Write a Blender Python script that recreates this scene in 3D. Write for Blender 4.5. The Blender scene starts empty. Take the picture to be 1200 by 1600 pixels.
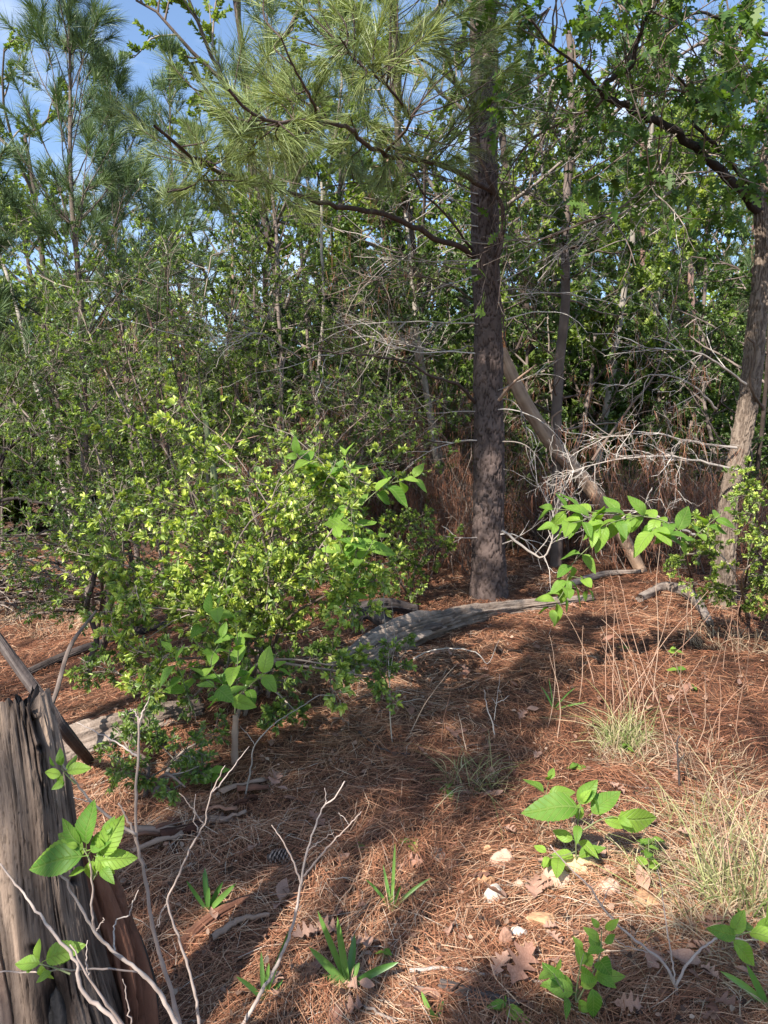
import bpy, math, random
import numpy as np
from mathutils import Vector, Matrix

# ------------------------------------------------------------------ camera, sky, sun, exposure
C = bpy.context.scene.collection
S = bpy.context.scene
PITCH = math.radians(3.0)
CAM = np.array([0.0, 0.0, 1.6])
VFOV = math.radians(69.0)
FPX = 800 / math.tan(VFOV / 2)          # focal length in pixels of a 1200 x 1600 picture
cam = bpy.data.objects.new('camera', bpy.data.cameras.new('camera'))
C.objects.link(cam)
cam.location = CAM
cam.rotation_euler = (math.radians(90) - PITCH, 0, 0)
cam.data.sensor_fit = 'VERTICAL'
cam.data.angle = VFOV
cam.data.clip_start = 0.05
cam.data.clip_end = 2000
S.camera = cam

SUN_EL, SUN_AZ = math.radians(40), math.radians(213)      # azimuth clockwise from +Y: behind the camera, to its left
LS = np.array([math.sin(SUN_AZ) * math.cos(SUN_EL), math.cos(SUN_AZ) * math.cos(SUN_EL), math.sin(SUN_EL)])
world = bpy.data.worlds.new('World'); S.world = world; world.use_nodes = True
wn, wl = world.node_tree.nodes, world.node_tree.links
bgn = wn['Background']; bgn.inputs['Strength'].default_value = 0.12
sky = wn.new('ShaderNodeTexSky'); sky.sky_type = 'NISHITA'; sky.sun_disc = False
sky.sun_elevation = SUN_EL; sky.sun_rotation = SUN_AZ
sky.air_density = 1.0; sky.dust_density = 0.5; sky.ozone_density = 2.2
tc = wn.new('ShaderNodeTexCoord'); mp = wn.new('ShaderNodeMapping'); mp.inputs['Scale'].default_value = (1.3, 1.3, 3.2)
mp.inputs['Location'].default_value = (0.35, 0.1, 0.2)
nz = wn.new('ShaderNodeTexNoise'); nz.inputs['Scale'].default_value = 1.7; nz.inputs['Detail'].default_value = 6
nz.inputs['Roughness'].default_value = 0.55
rp = wn.new('ShaderNodeMapRange'); rp.inputs[1].default_value = 0.55; rp.inputs[2].default_value = 0.85
mx = wn.new('ShaderNodeMixRGB'); mx.inputs['Color2'].default_value = (6.5, 6.9, 7.6, 1)
wl.new(tc.outputs['Generated'], mp.inputs['Vector']); wl.new(mp.outputs['Vector'], nz.inputs['Vector'])
wl.new(nz.outputs['Fac'], rp.inputs[0]); wl.new(rp.outputs[0], mx.inputs['Fac'])
wl.new(sky.outputs['Color'], mx.inputs['Color1']); wl.new(mx.outputs['Color'], bgn.inputs['Color'])

sl = bpy.data.lights.new('sun', 'SUN'); sl.energy = 5.0; sl.angle = math.radians(0.53); sl.color = (1.0, 0.92, 0.82)
sun = bpy.data.objects.new('sun', sl); C.objects.link(sun)
sun.rotation_euler = Vector(LS).to_track_quat('Z', 'Y').to_euler()
S.view_settings.view_transform = 'Standard'; S.view_settings.look = 'None'
S.view_settings.exposure = 1.2; S.view_settings.gamma = 1.0
S.cycles.max_bounces = 6; S.cycles.diffuse_bounces = 4; S.cycles.transmission_bounces = 3
S.cycles.glossy_bounces = 2; S.cycles.transparent_max_bounces = 2
S.cycles.caustics_reflective = False; S.cycles.caustics_refractive = False
S.cycles.sample_clamp_indirect = 4.0

# ------------------------------------------------------------------ numeric helpers
def V3(*a): return np.array(a, float)
def norm(a):
    a = np.asarray(a, float)
    return a / np.maximum(np.linalg.norm(a, axis=-1, keepdims=True), 1e-9)
cP, sP = math.cos(PITCH), math.sin(PITCH)
def ray(px, py):
    r, u = (px - 600) / FPX, (800 - py) / FPX
    return V3(r, cP + u * sP, -sP + u * cP)
def at(px, py, Y):
    d = ray(px, py)
    return CAM + d * (Y / d[1])
def _h(ix, iy, iz, seed):
    n = (ix * 374761393 + iy * 668265263 + iz * 1274126177 + seed * 974634777) & 0xffffffff
    n = ((n ^ (n >> 13)) * 1103515245) & 0xffffffff
    n = ((n ^ (n >> 16)) * 2654435769) & 0xffffffff
    return (n & 0xffff) / 65535.0
def vnoise(x, y, z=0.0, seed=0):
    x, y, z = np.broadcast_arrays(np.asarray(x, float), np.asarray(y, float), np.asarray(z, float))
    ix, iy, iz = (np.floor(a).astype(np.int64) for a in (x, y, z))
    fx, fy, fz = x - ix, y - iy, z - iz
    fx, fy, fz = (f * f * (3 - 2 * f) for f in (fx, fy, fz))
    def c(a, b, d): return _h(ix + a, iy + b, iz + d, seed)
    x0 = (c(0,0,0) * (1-fx) + c(1,0,0) * fx) * (1-fy) + (c(0,1,0) * (1-fx) + c(1,1,0) * fx) * fy
    x1 = (c(0,0,1) * (1-fx) + c(1,0,1) * fx) * (1-fy) + (c(0,1,1) * (1-fx) + c(1,1,1) * fx) * fy
    return (x0 * (1-fz) + x1 * fz) * 2 - 1
def fbm(x, y, z=0.0, seed=0, octs=4):
    s, a = 0, 1.0
    for o in range(octs):
        s = s + a * vnoise(np.asarray(x) * 2**o, np.asarray(y) * 2**o, np.asarray(z) * 2**o, seed + o); a *= 0.5
    return s
def sstep(a, b, x):
    t = np.clip((np.asarray(x, float) - a) / (b - a), 0, 1)
    return t * t * (3 - 2 * t)
def ground_z(x, y):
    x, y = np.asarray(x, float), np.asarray(y, float)
    ramp = 0.07 * np.clip(y, -1, 8.5) - 0.015 * np.clip(y - 9, 0, 12)
    k = 0.12 + 0.88 * sstep(-2.7, -0.5, x + 0.15 * y - 0.5)
    z = ramp * k
    z = z + 0.045 * vnoise(x * 1.1, y * 1.1, 0, 5) + 0.022 * vnoise(x * 3.1, y * 3.1, 0, 6) + 0.008 * vnoise(x * 9, y * 9, 0, 7)
    far = np.hypot(x, y)
    return z + sstep(10, 60, far) * 1.2 * vnoise(x * 0.05, y * 0.05, 0, 8)
def gz(x, y): return float(ground_z(x, y))
def gpt(px, py, dz=0.0):
    d = ray(px, py); t = 0.8
    while t < 60:
        p = CAM + d * t
        if p[2] < gz(p[0], p[1]) + dz: break
        t += 0.01 + t * 0.002
    p = CAM + d * t
    return V3(p[0], p[1], gz(p[0], p[1]) + dz)

class Geo:
    def __init__(s): s.v, s.t, s.f3, s.f4, s.n = [], [], [], [], 0
    def add(s, v, f, t=0.5):
        v = np.asarray(v, float).reshape(-1, 3); f = np.asarray(f, int)
        (s.f3 if f.shape[1] == 3 else s.f4).append(f + s.n)
        s.v.append(v); s.t.append(np.broadcast_to(np.asarray(t, float), (len(v),)))
        s.n += len(v)
    def faces(s, f): 
        f = np.asarray(f, int); (s.f3 if f.shape[1] == 3 else s.f4).append(f)
    def mesh(s, name, mat, origin=(0, 0, 0), smooth=True):
        me = bpy.data.meshes.new(name)
        if s.n:
            v = np.concatenate(s.v) - np.asarray(origin, float)
            f3 = np.concatenate(s.f3) if s.f3 else np.zeros((0, 3), int)
            f4 = np.concatenate(s.f4) if s.f4 else np.zeros((0, 4), int)
            me.vertices.add(len(v)); me.vertices.foreach_set('co', v.astype(np.float32).ravel())
            lv = np.concatenate([f3.ravel(), f4.ravel()])
            tot = np.concatenate([np.full(len(f3), 3), np.full(len(f4), 4)])
            me.loops.add(len(lv)); me.loops.foreach_set('vertex_index', lv.astype(np.int32))
            me.polygons.add(len(tot))
            me.polygons.foreach_set('loop_start', (np.cumsum(tot) - tot).astype(np.int32))
            me.polygons.foreach_set('loop_total', tot.astype(np.int32))
            me.polygons.foreach_set('use_smooth', np.full(len(tot), smooth))
            me.update(calc_edges=True)
            a = me.attributes.new('tint', 'FLOAT', 'POINT')
            a.data.foreach_set('value', np.concatenate(s.t).astype(np.float32))
        me.materials.append(mat)
        return me

ORIG = {}
def obj(name, g, mat, parent=None, smooth=True, kind=None, label=None):
    o = bpy.data.objects.new(name, g.mesh(name, mat, ORIG.get(parent.name, (0, 0, 0)) if parent else (0, 0, 0), smooth))
    C.objects.link(o)
    if parent: o.parent = parent; ORIG[o.name] = ORIG[parent.name]
    if kind: o['kind'] = kind
    if label: o['label'] = label
    return o
def thing(name, label, cat, loc=(0, 0, 0), group=None, kind=None):
    o = bpy.data.objects.new(name, None); C.objects.link(o)
    o.location = tuple(float(a) for a in loc); o.empty_display_size = 0.1
    o['label'] = label; o['category'] = cat
    if group: o['group'] = group
    if kind: o['kind'] = kind
    ORIG[o.name] = np.asarray(loc, float)
    return o
def single(name, g, mat, label, cat, loc, group=None, smooth=True):
    o = bpy.data.objects.new(name, g.mesh(name, mat, loc, smooth)); C.objects.link(o)
    o.location = tuple(float(a) for a in loc); o['label'] = label; o['category'] = cat
    if group: o['group'] = group
    ORIG[o.name] = np.asarray(loc, float)
    return o
def dup(root, loc, rz=0.0, sc=1.0, label=None, group=None, tilt=(0, 0)):
    r = root.copy(); C.objects.link(r)
    r.location = tuple(loc); r.rotation_euler = (tilt[0], tilt[1], rz)
    r.scale = (sc, sc, sc) if np.isscalar(sc) else sc
    if label: r['label'] = label
    if group: r['group'] = group
    for ch in list(root.children):
        c = ch.copy(); C.objects.link(c); c.parent = r
        for gch in ch.children:
            d = gch.copy(); C.objects.link(d); d.parent = c
    return r

# ------------------------------------------------------------------ materials
def newmat(name):
    m = bpy.data.materials.new(name); m.use_nodes = True
    nt = m.node_tree; nt.nodes.clear()
    return m, nt, nt.nodes, nt.links, nt.nodes.new('ShaderNodeOutputMaterial')
def ramp_node(n, cols):
    r = n.new('ShaderNodeValToRGB'); e = r.color_ramp.elements
    while len(e) < len(cols): e.new(0.5)
    for i, c in enumerate(cols):
        e[i].position = c[0] if len(c) == 4 else i / max(1, len(cols) - 1)
        e[i].color = (*c[-3:], 1)
    return r
def tinted(name, cols, rough=0.8, trans=0.0, spec=0.25, tcol=None, noise=None, bump=0.0, bscale=60, thick=1.0):
    """colour = ramp over each piece's own tint, varied by noise; trans = share of light let through (leaves)"""
    m, nt, n, l, out = newmat(name)
    at_ = n.new('ShaderNodeAttribute'); at_.attribute_name = 'tint'
    fac = at_.outputs['Fac']
    if noise:
        tcn = n.new('ShaderNodeTexCoord'); nn = n.new('ShaderNodeTexNoise'); nn.inputs['Scale'].default_value = noise[0]
        nn.inputs['Detail'].default_value = 5
        mpp = n.new('ShaderNodeMapping'); mpp.inputs['Scale'].default_value = noise[2] if len(noise) > 2 else (1, 1, 1)
        l.new(tcn.outputs['Object'], mpp.inputs['Vector']); l.new(mpp.outputs['Vector'], nn.inputs['Vector'])
        ma = n.new('ShaderNodeMath'); ma.operation = 'MULTIPLY_ADD'; ma.inputs[1].default_value = noise[1]; ma.inputs[2].default_value = -noise[1] / 2
        l.new(nn.outputs['Fac'], ma.inputs[0])
        ad = n.new('ShaderNodeMath'); ad.operation = 'ADD'; l.new(ma.outputs[0], ad.inputs[0]); l.new(fac, ad.inputs[1])
        fac = ad.outputs[0]
    r = ramp_node(n, cols); l.new(fac, r.inputs['Fac'])
    p = n.new('ShaderNodeBsdfPrincipled'); p.inputs['Roughness'].default_value = rough
    p.inputs['Specular IOR Level'].default_value = spec
    l.new(r.outputs['Color'], p.inputs['Base Color'])
    if bump:
        tcb = n.new('ShaderNodeTexCoord'); bn = n.new('ShaderNodeTexNoise'); bn.inputs['Scale'].default_value = bscale; bn.inputs['Detail'].default_value = 6
        mb = n.new('ShaderNodeMapping'); mb.inputs['Scale'].default_value = noise[2] if noise and len(noise) > 2 else (1, 1, 1)
        l.new(tcb.outputs['Object'], mb.inputs['Vector']); l.new(mb.outputs['Vector'], bn.inputs['Vector'])
        bp = n.new('ShaderNodeBump'); bp.inputs['Strength'].default_value = bump; bp.inputs['Distance'].default_value = 0.01
        l.new(bn.outputs['Fac'], bp.inputs['Height']); l.new(bp.outputs['Normal'], p.inputs['Normal'])
    if trans > 0:
        tr = n.new('ShaderNodeBsdfTranslucent')
        mc = n.new('ShaderNodeMixRGB'); mc.blend_type = 'MULTIPLY'; mc.inputs['Fac'].default_value = 1
        mc.inputs['Color2'].default_value = (*(tcol or (1.5, 1.6, 0.6)), 1)
        l.new(r.outputs['Color'], mc.inputs['Color1']); l.new(mc.outputs['Color'], tr.inputs['Color'])
        ms = n.new('ShaderNodeMixShader'); ms.inputs['Fac'].default_value = trans
        l.new(p.outputs[0], ms.inputs[1]); l.new(tr.outputs[0], ms.inputs[2]); l.new(ms.outputs[0], out.inputs['Surface'])
    else:
        l.new(p.outputs[0], out.inputs['Surface'])
    return m
def veined_leaf(name, c0, c1, trans=0.35, vein=(0.25, 0.35, 0.10), rough=0.5):
    """broad leaf: the blade runs along local x, ribs leave the midrib at a slant; colour varies per leaf"""
    m, nt, n, l, out = newmat(name)
    tcn = n.new('ShaderNodeTexCoord'); sx = n.new('ShaderNodeSeparateXYZ'); l.new(tcn.outputs['Object'], sx.inputs[0])
    ay = n.new('ShaderNodeMath'); ay.operation = 'ABSOLUTE'; l.new(sx.outputs['Y'], ay.inputs[0])
    k = n.new('ShaderNodeMath'); k.operation = 'MULTIPLY_ADD'; k.inputs[1].default_value = -0.9; l.new(ay.outputs[0], k.inputs[0]); l.new(sx.outputs['X'], k.inputs[2])
    f = n.new('ShaderNodeMath'); f.operation = 'MULTIPLY'; f.inputs[1].default_value = 50; l.new(k.outputs[0], f.inputs[0])
    si = n.new('ShaderNodeMath'); si.operation = 'SINE'; l.new(f.outputs[0], si.inputs[0])
    mid = n.new('ShaderNodeMapRange'); mid.inputs[1].default_value = 0.0; mid.inputs[2].default_value = 0.03; mid.inputs[3].default_value = 1.0; mid.inputs[4].default_value = 0.0
    l.new(ay.outputs[0], mid.inputs[0])
    th = n.new('ShaderNodeMapRange'); th.inputs[1].default_value = 0.75; th.inputs[2].default_value = 1.0; l.new(si.outputs[0], th.inputs[0])
    mxm = n.new('ShaderNodeMath'); mxm.operation = 'MAXIMUM'; l.new(mid.outputs[0], mxm.inputs[0]); l.new(th.outputs[0], mxm.inputs[1])
    oi = n.new('ShaderNodeObjectInfo'); r = ramp_node(n, [c0, c1])
    nn = n.new('ShaderNodeTexNoise'); nn.inputs['Scale'].default_value = 3.0; l.new(tcn.outputs['Object'], nn.inputs['Vector'])
    ad = n.new('ShaderNodeMath'); ad.operation = 'MULTIPLY_ADD'; ad.inputs[1].default_value = 0.6; l.new(nn.outputs['Fac'], ad.inputs[0]); 
    sb = n.new('ShaderNodeMath'); sb.operation = 'SUBTRACT'; sb.inputs[1].default_value = 0.3; l.new(oi.outputs['Random'], sb.inputs[0]); l.new(sb.outputs[0], ad.inputs[2])
    l.new(ad.outputs[0], r.inputs['Fac'])
    mv = n.new('ShaderNodeMixRGB'); mv.inputs['Color2'].default_value = (*vein, 1)
    mf = n.new('ShaderNodeMath'); mf.operation = 'MULTIPLY'; mf.inputs[1].default_value = 0.55; l.new(mxm.outputs[0], mf.inputs[0]); l.new(mf.outputs[0], mv.inputs['Fac'])
    l.new(r.outputs['Color'], mv.inputs['Color1'])
    bp = n.new('ShaderNodeBump'); bp.inputs['Strength'].default_value = 0.5; bp.inputs['Distance'].default_value = 0.01; bp.invert = True
    l.new(mxm.outputs[0], bp.inputs['Height'])
    p = n.new('ShaderNodeBsdfPrincipled'); p.inputs['Roughness'].default_value = rough; p.inputs['Specular IOR Level'].default_value = 0.3
    l.new(mv.outputs['Color'], p.inputs['Base Color']); l.new(bp.outputs['Normal'], p.inputs['Normal'])
    tr = n.new('ShaderNodeBsdfTranslucent'); mc = n.new('ShaderNodeMixRGB'); mc.blend_type = 'MULTIPLY'; mc.inputs['Fac'].default_value = 1
    mc.inputs['Color2'].default_value = (1.7, 1.7, 0.5, 1); l.new(mv.outputs['Color'], mc.inputs['Color1']); l.new(mc.outputs['Color'], tr.inputs['Color'])
    ms = n.new('ShaderNodeMixShader'); ms.inputs['Fac'].default_value = trans
    l.new(p.outputs[0], ms.inputs[1]); l.new(tr.outputs[0], ms.inputs[2]); l.new(ms.outputs[0], out.inputs['Surface'])
    return m

M = {}
M['soil'] = tinted('soil', [(0.035,0.02,0.014), (0.09,0.045,0.028), (0.17,0.09,0.055)], 0.95, noise=(9, 1.0), bump=0.6, bscale=45)
M['straw'] = tinted('straw', [(0.05,0.022,0.015), (0.16,0.062,0.033), (0.28,0.118,0.062), (0.41,0.215,0.12), (0.52,0.36,0.24), (0.44,0.38,0.31)], 0.6, spec=0.3)
M['hang'] = tinted('hanging_straw', [(0.10,0.045,0.03), (0.20,0.085,0.05), (0.33,0.17,0.10)], 0.8)
M['pine_bark'] = tinted('pine_bark', [(0.016,0.012,0.010), (0.060,0.043,0.038), (0.115,0.085,0.076), (0.185,0.14,0.125)], 0.95, noise=(14, 0.5), bump=0.5, bscale=60)
M['limb_bark'] = tinted('limb_bark', [(0.035,0.025,0.022), (0.085,0.058,0.05), (0.15,0.11,0.095)], 0.95, noise=(25, 1.0), bump=0.8, bscale=70)
M['oak_bark'] = tinted('oak_bark', [(0.03,0.021,0.015), (0.15,0.115,0.09), (0.29,0.235,0.185)], 0.95, noise=(12, 0.4), bump=0.6, bscale=70)
M['thin_bark'] = tinted('thin_bark', [(0.06,0.045,0.038), (0.14,0.11,0.095), (0.26,0.22,0.19)], 0.95, noise=(8, 1.0), bump=0.4, bscale=50)
M['red_bark'] = tinted('red_bark', [(0.08,0.05,0.045), (0.17,0.10,0.085), (0.28,0.19,0.16)], 0.95, noise=(8, 1.0), bump=0.4, bscale=50)
M['pale_bark'] = tinted('pale_bark', [(0.16,0.14,0.12), (0.28,0.25,0.21), (0.42,0.39,0.34)], 0.9, noise=(9, 1.0))
M['green_bark'] = tinted('green_bark', [(0.12,0.14,0.06), (0.22,0.25,0.13)], 0.8, noise=(9, 1.0))
M['twig'] = tinted('twig', [(0.07,0.05,0.04), (0.16,0.12,0.10), (0.30,0.25,0.21)], 0.9)
M['silver'] = tinted('silver_twig', [(0.20,0.17,0.15), (0.36,0.32,0.285), (0.56,0.52,0.47)], 0.85, noise=(6, 0.9))
M['fork'] = tinted('fork_twig', [(0.16,0.12,0.10), (0.30,0.24,0.21), (0.42,0.36,0.32)], 0.85, noise=(30, 0.8))
M['dead_brown'] = tinted('dead_brown_wood', [(0.15,0.095,0.07), (0.28,0.19,0.14), (0.40,0.30,0.23)], 0.95, noise=(10, 0.8), bump=0.4, bscale=50)
M['tan_wood'] = tinted('tan_dead_wood', [(0.16,0.10,0.07), (0.32,0.22,0.155), (0.46,0.34,0.25)], 0.95, noise=(9, 0.8), bump=0.5, bscale=50)
M['raw_orange'] = tinted('raw_orange_wood', [(0.30,0.12,0.05), (0.48,0.24,0.11)], 0.9, noise=(20, 0.8))
M['grey_wood'] = tinted('grey_wood', [(0.03,0.022,0.018), (0.15,0.115,0.095), (0.30,0.25,0.215), (0.42,0.36,0.31)], 0.95, noise=(12, 0.5), bump=0.7, bscale=70)
M['log_wood'] = tinted('log_wood', [(0.020,0.014,0.011), (0.12,0.09,0.072), (0.25,0.20,0.165), (0.38,0.32,0.275)], 0.95, noise=(12, 0.6), bump=0.8, bscale=70)
M['shoot'] = tinted('grey_shoot', [(0.08,0.062,0.05), (0.16,0.13,0.105), (0.28,0.245,0.20)], 0.85)
M['stump'] = tinted('stump_wood', [(0.016,0.011,0.009), (0.065,0.046,0.036), (0.14,0.105,0.083), (0.26,0.195,0.15), (0.40,0.29,0.20)], 0.95, noise=(26, 0.30, (1, 1, 0.25)), bump=0.9, bscale=90)
M['rot'] = tinted('rotten_wood', [(0.06,0.025,0.017), (0.15,0.07,0.045), (0.27,0.14,0.09)], 1.0, noise=(14, 0.8, (1, 1, 0.4)), bump=0.8, bscale=50)
M['char'] = tinted('charred_wood', [(0.006,0.006,0.006), (0.022,0.02,0.02), (0.07,0.06,0.055)], 0.7, noise=(18, 1.0), bump=1.0, bscale=40)
M['dark_wood'] = tinted('dark_wet_wood', [(0.018,0.014,0.013), (0.06,0.048,0.045), (0.13,0.11,0.10)], 0.9, noise=(14, 0.7), bump=0.6, bscale=50)
M['needle_warm'] = tinted('pine_needles_warm', [(0.11,0.16,0.06), (0.20,0.26,0.09), (0.32,0.36,0.13)], 0.45, trans=0.25, spec=0.4, tcol=(1.3,1.3,0.6))
M['needle'] = tinted('pine_needles', [(0.06,0.10,0.045), (0.10,0.16,0.06), (0.17,0.23,0.08)], 0.45, trans=0.2, spec=0.4, tcol=(1.3,1.3,0.6))
M['needle_far'] = tinted('pine_needles_far', [(0.08,0.13,0.06), (0.14,0.20,0.08), (0.21,0.27,0.10)], 0.6, trans=0.2, tcol=(1.3,1.3,0.6))
M['yaupon'] = tinted('yaupon_leaf', [(0.045,0.08,0.026), (0.09,0.15,0.04), (0.17,0.25,0.06), (0.32,0.42,0.085), (0.48,0.54,0.13)], 0.38, trans=0.33, spec=0.5)
M['holly'] = tinted('holly_leaf', [(0.045,0.08,0.025), (0.08,0.14,0.04), (0.14,0.21,0.055), (0.26,0.34,0.08)], 0.45, trans=0.33, spec=0.4)
M['far_leaf'] = tinted('far_leaf', [(0.09,0.14,0.03), (0.16,0.23,0.05), (0.28,0.34,0.08), (0.44,0.46,0.13)], 0.6, trans=0.35)
M['oak'] = tinted('oak_foliage', [(0.045,0.09,0.022), (0.08,0.15,0.035), (0.14,0.22,0.045)], 0.45, trans=0.4)
M['oak_leaf'] = veined_leaf('oak_leaf', (0.05,0.10,0.022), (0.13,0.21,0.04), 0.42, vein=(0.16,0.22,0.07))
M['berry_leaf'] = veined_leaf('beautyberry_leaf', (0.085,0.20,0.025), (0.25,0.40,0.06), 0.42)
M['strap'] = tinted('strap_leaf', [(0.05,0.12,0.03), (0.09,0.20,0.045), (0.20,0.33,0.07)], 0.4, trans=0.25, spec=0.4)
M['grass'] = tinted('grass_blade', [(0.10,0.15,0.04), (0.22,0.26,0.09), (0.36,0.34,0.17), (0.50,0.43,0.28)], 0.6, trans=0.25, tcol=(1.2,1.2,0.8))
M['dry_grass'] = tinted('dry_grass', [(0.17,0.11,0.07), (0.31,0.22,0.14), (0.46,0.36,0.25)], 0.7, trans=0.15, tcol=(1.1,1.1,0.9))
M['stalk'] = tinted('dry_stalk', [(0.22,0.12,0.08), (0.38,0.24,0.17), (0.50,0.38,0.28)], 0.8)
M['dead_leaf'] = tinted('dead_leaf', [(0.13,0.06,0.04), (0.26,0.14,0.10), (0.42,0.27,0.20)], 0.75, trans=0.1, tcol=(1.1,1,0.8), noise=(25, 0.7))
M['stone_tan'] = tinted('tan_stone', [(0.28,0.15,0.08), (0.42,0.25,0.14), (0.52,0.36,0.22)], 0.9, noise=(18, 1.0), bump=0.4, bscale=60)
M['stone_white'] = tinted('white_stone', [(0.34,0.29,0.24), (0.48,0.43,0.37), (0.60,0.55,0.49)], 0.9, noise=(18, 1.0), bump=0.4, bscale=60)
M['stone_grey'] = tinted('grey_stone', [(0.22,0.20,0.18), (0.36,0.33,0.30), (0.48,0.45,0.41)], 0.9, noise=(18, 1.0), bump=0.4, bscale=60)
M['stone_pink'] = tinted('pink_stone', [(0.30,0.17,0.12), (0.42,0.27,0.20), (0.52,0.36,0.28)], 0.9, noise=(18, 1.0), bump=0.4, bscale=60)
M['litter'] = tinted('litter', [(0.03,0.018,0.014), (0.10,0.055,0.038), (0.22,0.13,0.09), (0.36,0.26,0.19)], 0.9, noise=(40, .5))
M['cone'] = tinted('pine_cone', [(0.05,0.04,0.035), (0.13,0.10,0.09), (0.22,0.18,0.16)], 0.9)

# ------------------------------------------------------------------ shape helpers
def smooth_path(pts, n):
    """Catmull-Rom through pts, resampled to n points"""
    P = np.asarray(pts, float)
    if len(P) < 3: return P[0] + (P[-1] - P[0]) * np.linspace(0, 1, n)[:, None]
    Q = np.vstack([2 * P[0] - P[1], P, 2 * P[-1] - P[-2]])
    seg = np.concatenate([[0], np.cumsum(np.linalg.norm(np.diff(P, axis=0), axis=1))])
    s = np.linspace(0, seg[-1], n); i = np.clip(np.searchsorted(seg, s, side='right') - 1, 0, len(P) - 2)
    t = ((s - seg[i]) / np.maximum(seg[i+1] - seg[i], 1e-9))[:, None]
    p0, p1, p2, p3 = Q[i], Q[i+1], Q[i+2], Q[i+3]
    return 0.5 * ((2*p1) + (-p0+p2)*t + (2*p0-5*p1+4*p2-p3)*t*t + (-p0+3*p1-3*p2+p3)*t**3)
def frames(P):
    T = np.gradient(P, axis=0); T = norm(T)
    a = np.abs(T.mean(0)); ref = np.eye(3)[int(np.argmin(a))]
    U = norm(np.cross(T, ref)); W = np.cross(T, U)
    return T, U, W
def tube(g, P, R, sides=5, t=0.5, cap=False):
    P = np.asarray(P, float); n = len(P); R = np.broadcast_to(np.asarray(R, float), (n,))
    T, U, W = frames(P)
    a = np.linspace(0, 2*np.pi, sides, endpoint=False)
    v = P[:, None] + R[:, None, None] * (np.cos(a)[None, :, None] * U[:, None] + np.sin(a)[None, :, None] * W[:, None])
    i = np.arange(n-1)[:, None] * sides; j = np.arange(sides)[None]; k = (j + 1) % sides
    f = np.stack([i+j, i+k, i+sides+k, i+sides+j], -1).reshape(-1, 4)
    base = g.n
    tt = np.asarray(t, float)
    g.add(v, f, tt if tt.ndim == 0 else np.repeat(tt, sides))
    if cap:
        for e in (0, n-1):
            c = g.n; g.v.append(P[e][None]); g.t.append(np.array([float(np.mean(tt))])); g.n += 1
            r = base + e*sides + np.arange(sides)
            g.faces(np.stack([r, np.roll(r, -1), np.full(sides, c)], -1) if e else np.stack([np.roll(r, -1), r, np.full(sides, c)], -1))
def ribbons(g, P, D, L, W, droop=0.0, k=3, t=0.5, side=None, bend=None, taper=0.7, wmin=0.08):
    P, D = np.asarray(P, float), norm(D); N = len(P)
    if N == 0: return
    L = np.broadcast_to(np.asarray(L, float), (N,)); W = np.broadcast_to(np.asarray(W, float), (N,)); droop = np.broadcast_to(np.asarray(droop, float), (N,))
    s = np.linspace(0, 1, k)
    c = P[:, None] + D[:, None] * (L[:, None] * s)[..., None]
    c[..., 2] -= (droop * L)[:, None] * s**2
    if bend is not None: c = c + bend[:, None] * (L[:, None] * s**2)[..., None]
    if side is None: side = np.random.RandomState(N).normal(size=(N, 3))
    sd = norm(np.cross(D, side))
    w = (np.maximum((1 - s)**taper, wmin))[None] * W[:, None] * 0.5
    v = np.stack([c - sd[:, None] * w[..., None], c + sd[:, None] * w[..., None]], 2)     # N,k,2,3
    b = (np.arange(N) * 2 * k)[:, None] + (np.arange(k-1) * 2)[None]
    f = np.stack([b, b+1, b+3, b+2], -1).reshape(-1, 4)
    t = np.broadcast_to(np.asarray(t, float), (N,))
    g.add(v, f, np.repeat(t, 2*k))
def leaves(g, P, D, N_, L, W, t, fold=0.12, hexa=False):
    """small blades: P base, D direction, N_ rough normal"""
    D = norm(D); S_ = norm(np.cross(N_, D)); U = np.cross(D, S_)
    n = len(P); L = np.broadcast_to(L, (n,))[:, None]; W = np.broadcast_to(W, (n,))[:, None] * 0.5
    if hexa:
        v = np.stack([P, P + D*L*.3 + S_*W*.85 + U*L*fold, P + D*L*.7 + S_*W*.8 + U*L*fold, P + D*L, P + D*L*.7 - S_*W*.8 + U*L*fold, P + D*L*.3 - S_*W*.85 + U*L*fold, ], 1)
        b = np.arange(n)[:, None] * 6
        g.add(v, np.concatenate([b + [0, 3, 2, 1], b + [0, 5, 4, 3]]), np.repeat(t, 6))
    else:
        v = np.stack([P, P + D*L*.45 + S_*W + U*L*fold, P + D*L, P + D*L*.45 - S_*W + U*L*fold], 1)
        b = np.arange(n)[:, None] * 4
        g.add(v, np.concatenate([b + [0, 2, 1], b + [0, 3, 2]]), np.repeat(t, 4))
def perp(rs, D):
    r = rs.normal(size=D.shape); return norm(np.cross(D, r))
def tufts(g, rs, P, D, M_, L, W, droop=0.25, spread=(12, 80), t0=0.5, tv=0.35, back=0.12, k=3):
    N = len(P); D = norm(D)
    Pn = np.repeat(P, M_, 0); Dn = np.repeat(D, M_, 0); n = len(Pn)
    u = rs.rand(n); ang = np.radians(spread[0] + (spread[1] - spread[0]) * (0.15 + 0.85 * u) * rs.rand(n)**0.6)
    d = Dn * np.cos(ang)[:, None] + perp(rs, Dn) * np.sin(ang)[:, None]
    base = Pn - Dn * (u * back)[:, None]
    tt = np.clip(np.repeat(t0 + tv * (rs.rand(N) - .5), M_) + tv * (rs.rand(n) - .5), 0, 1)
    ribbons(g, base, d, L * (0.75 + 0.35 * rs.rand(n)), W, droop * (0.4 + rs.rand(n)), k, tt, side=rs.normal(size=(n, 3)))
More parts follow.
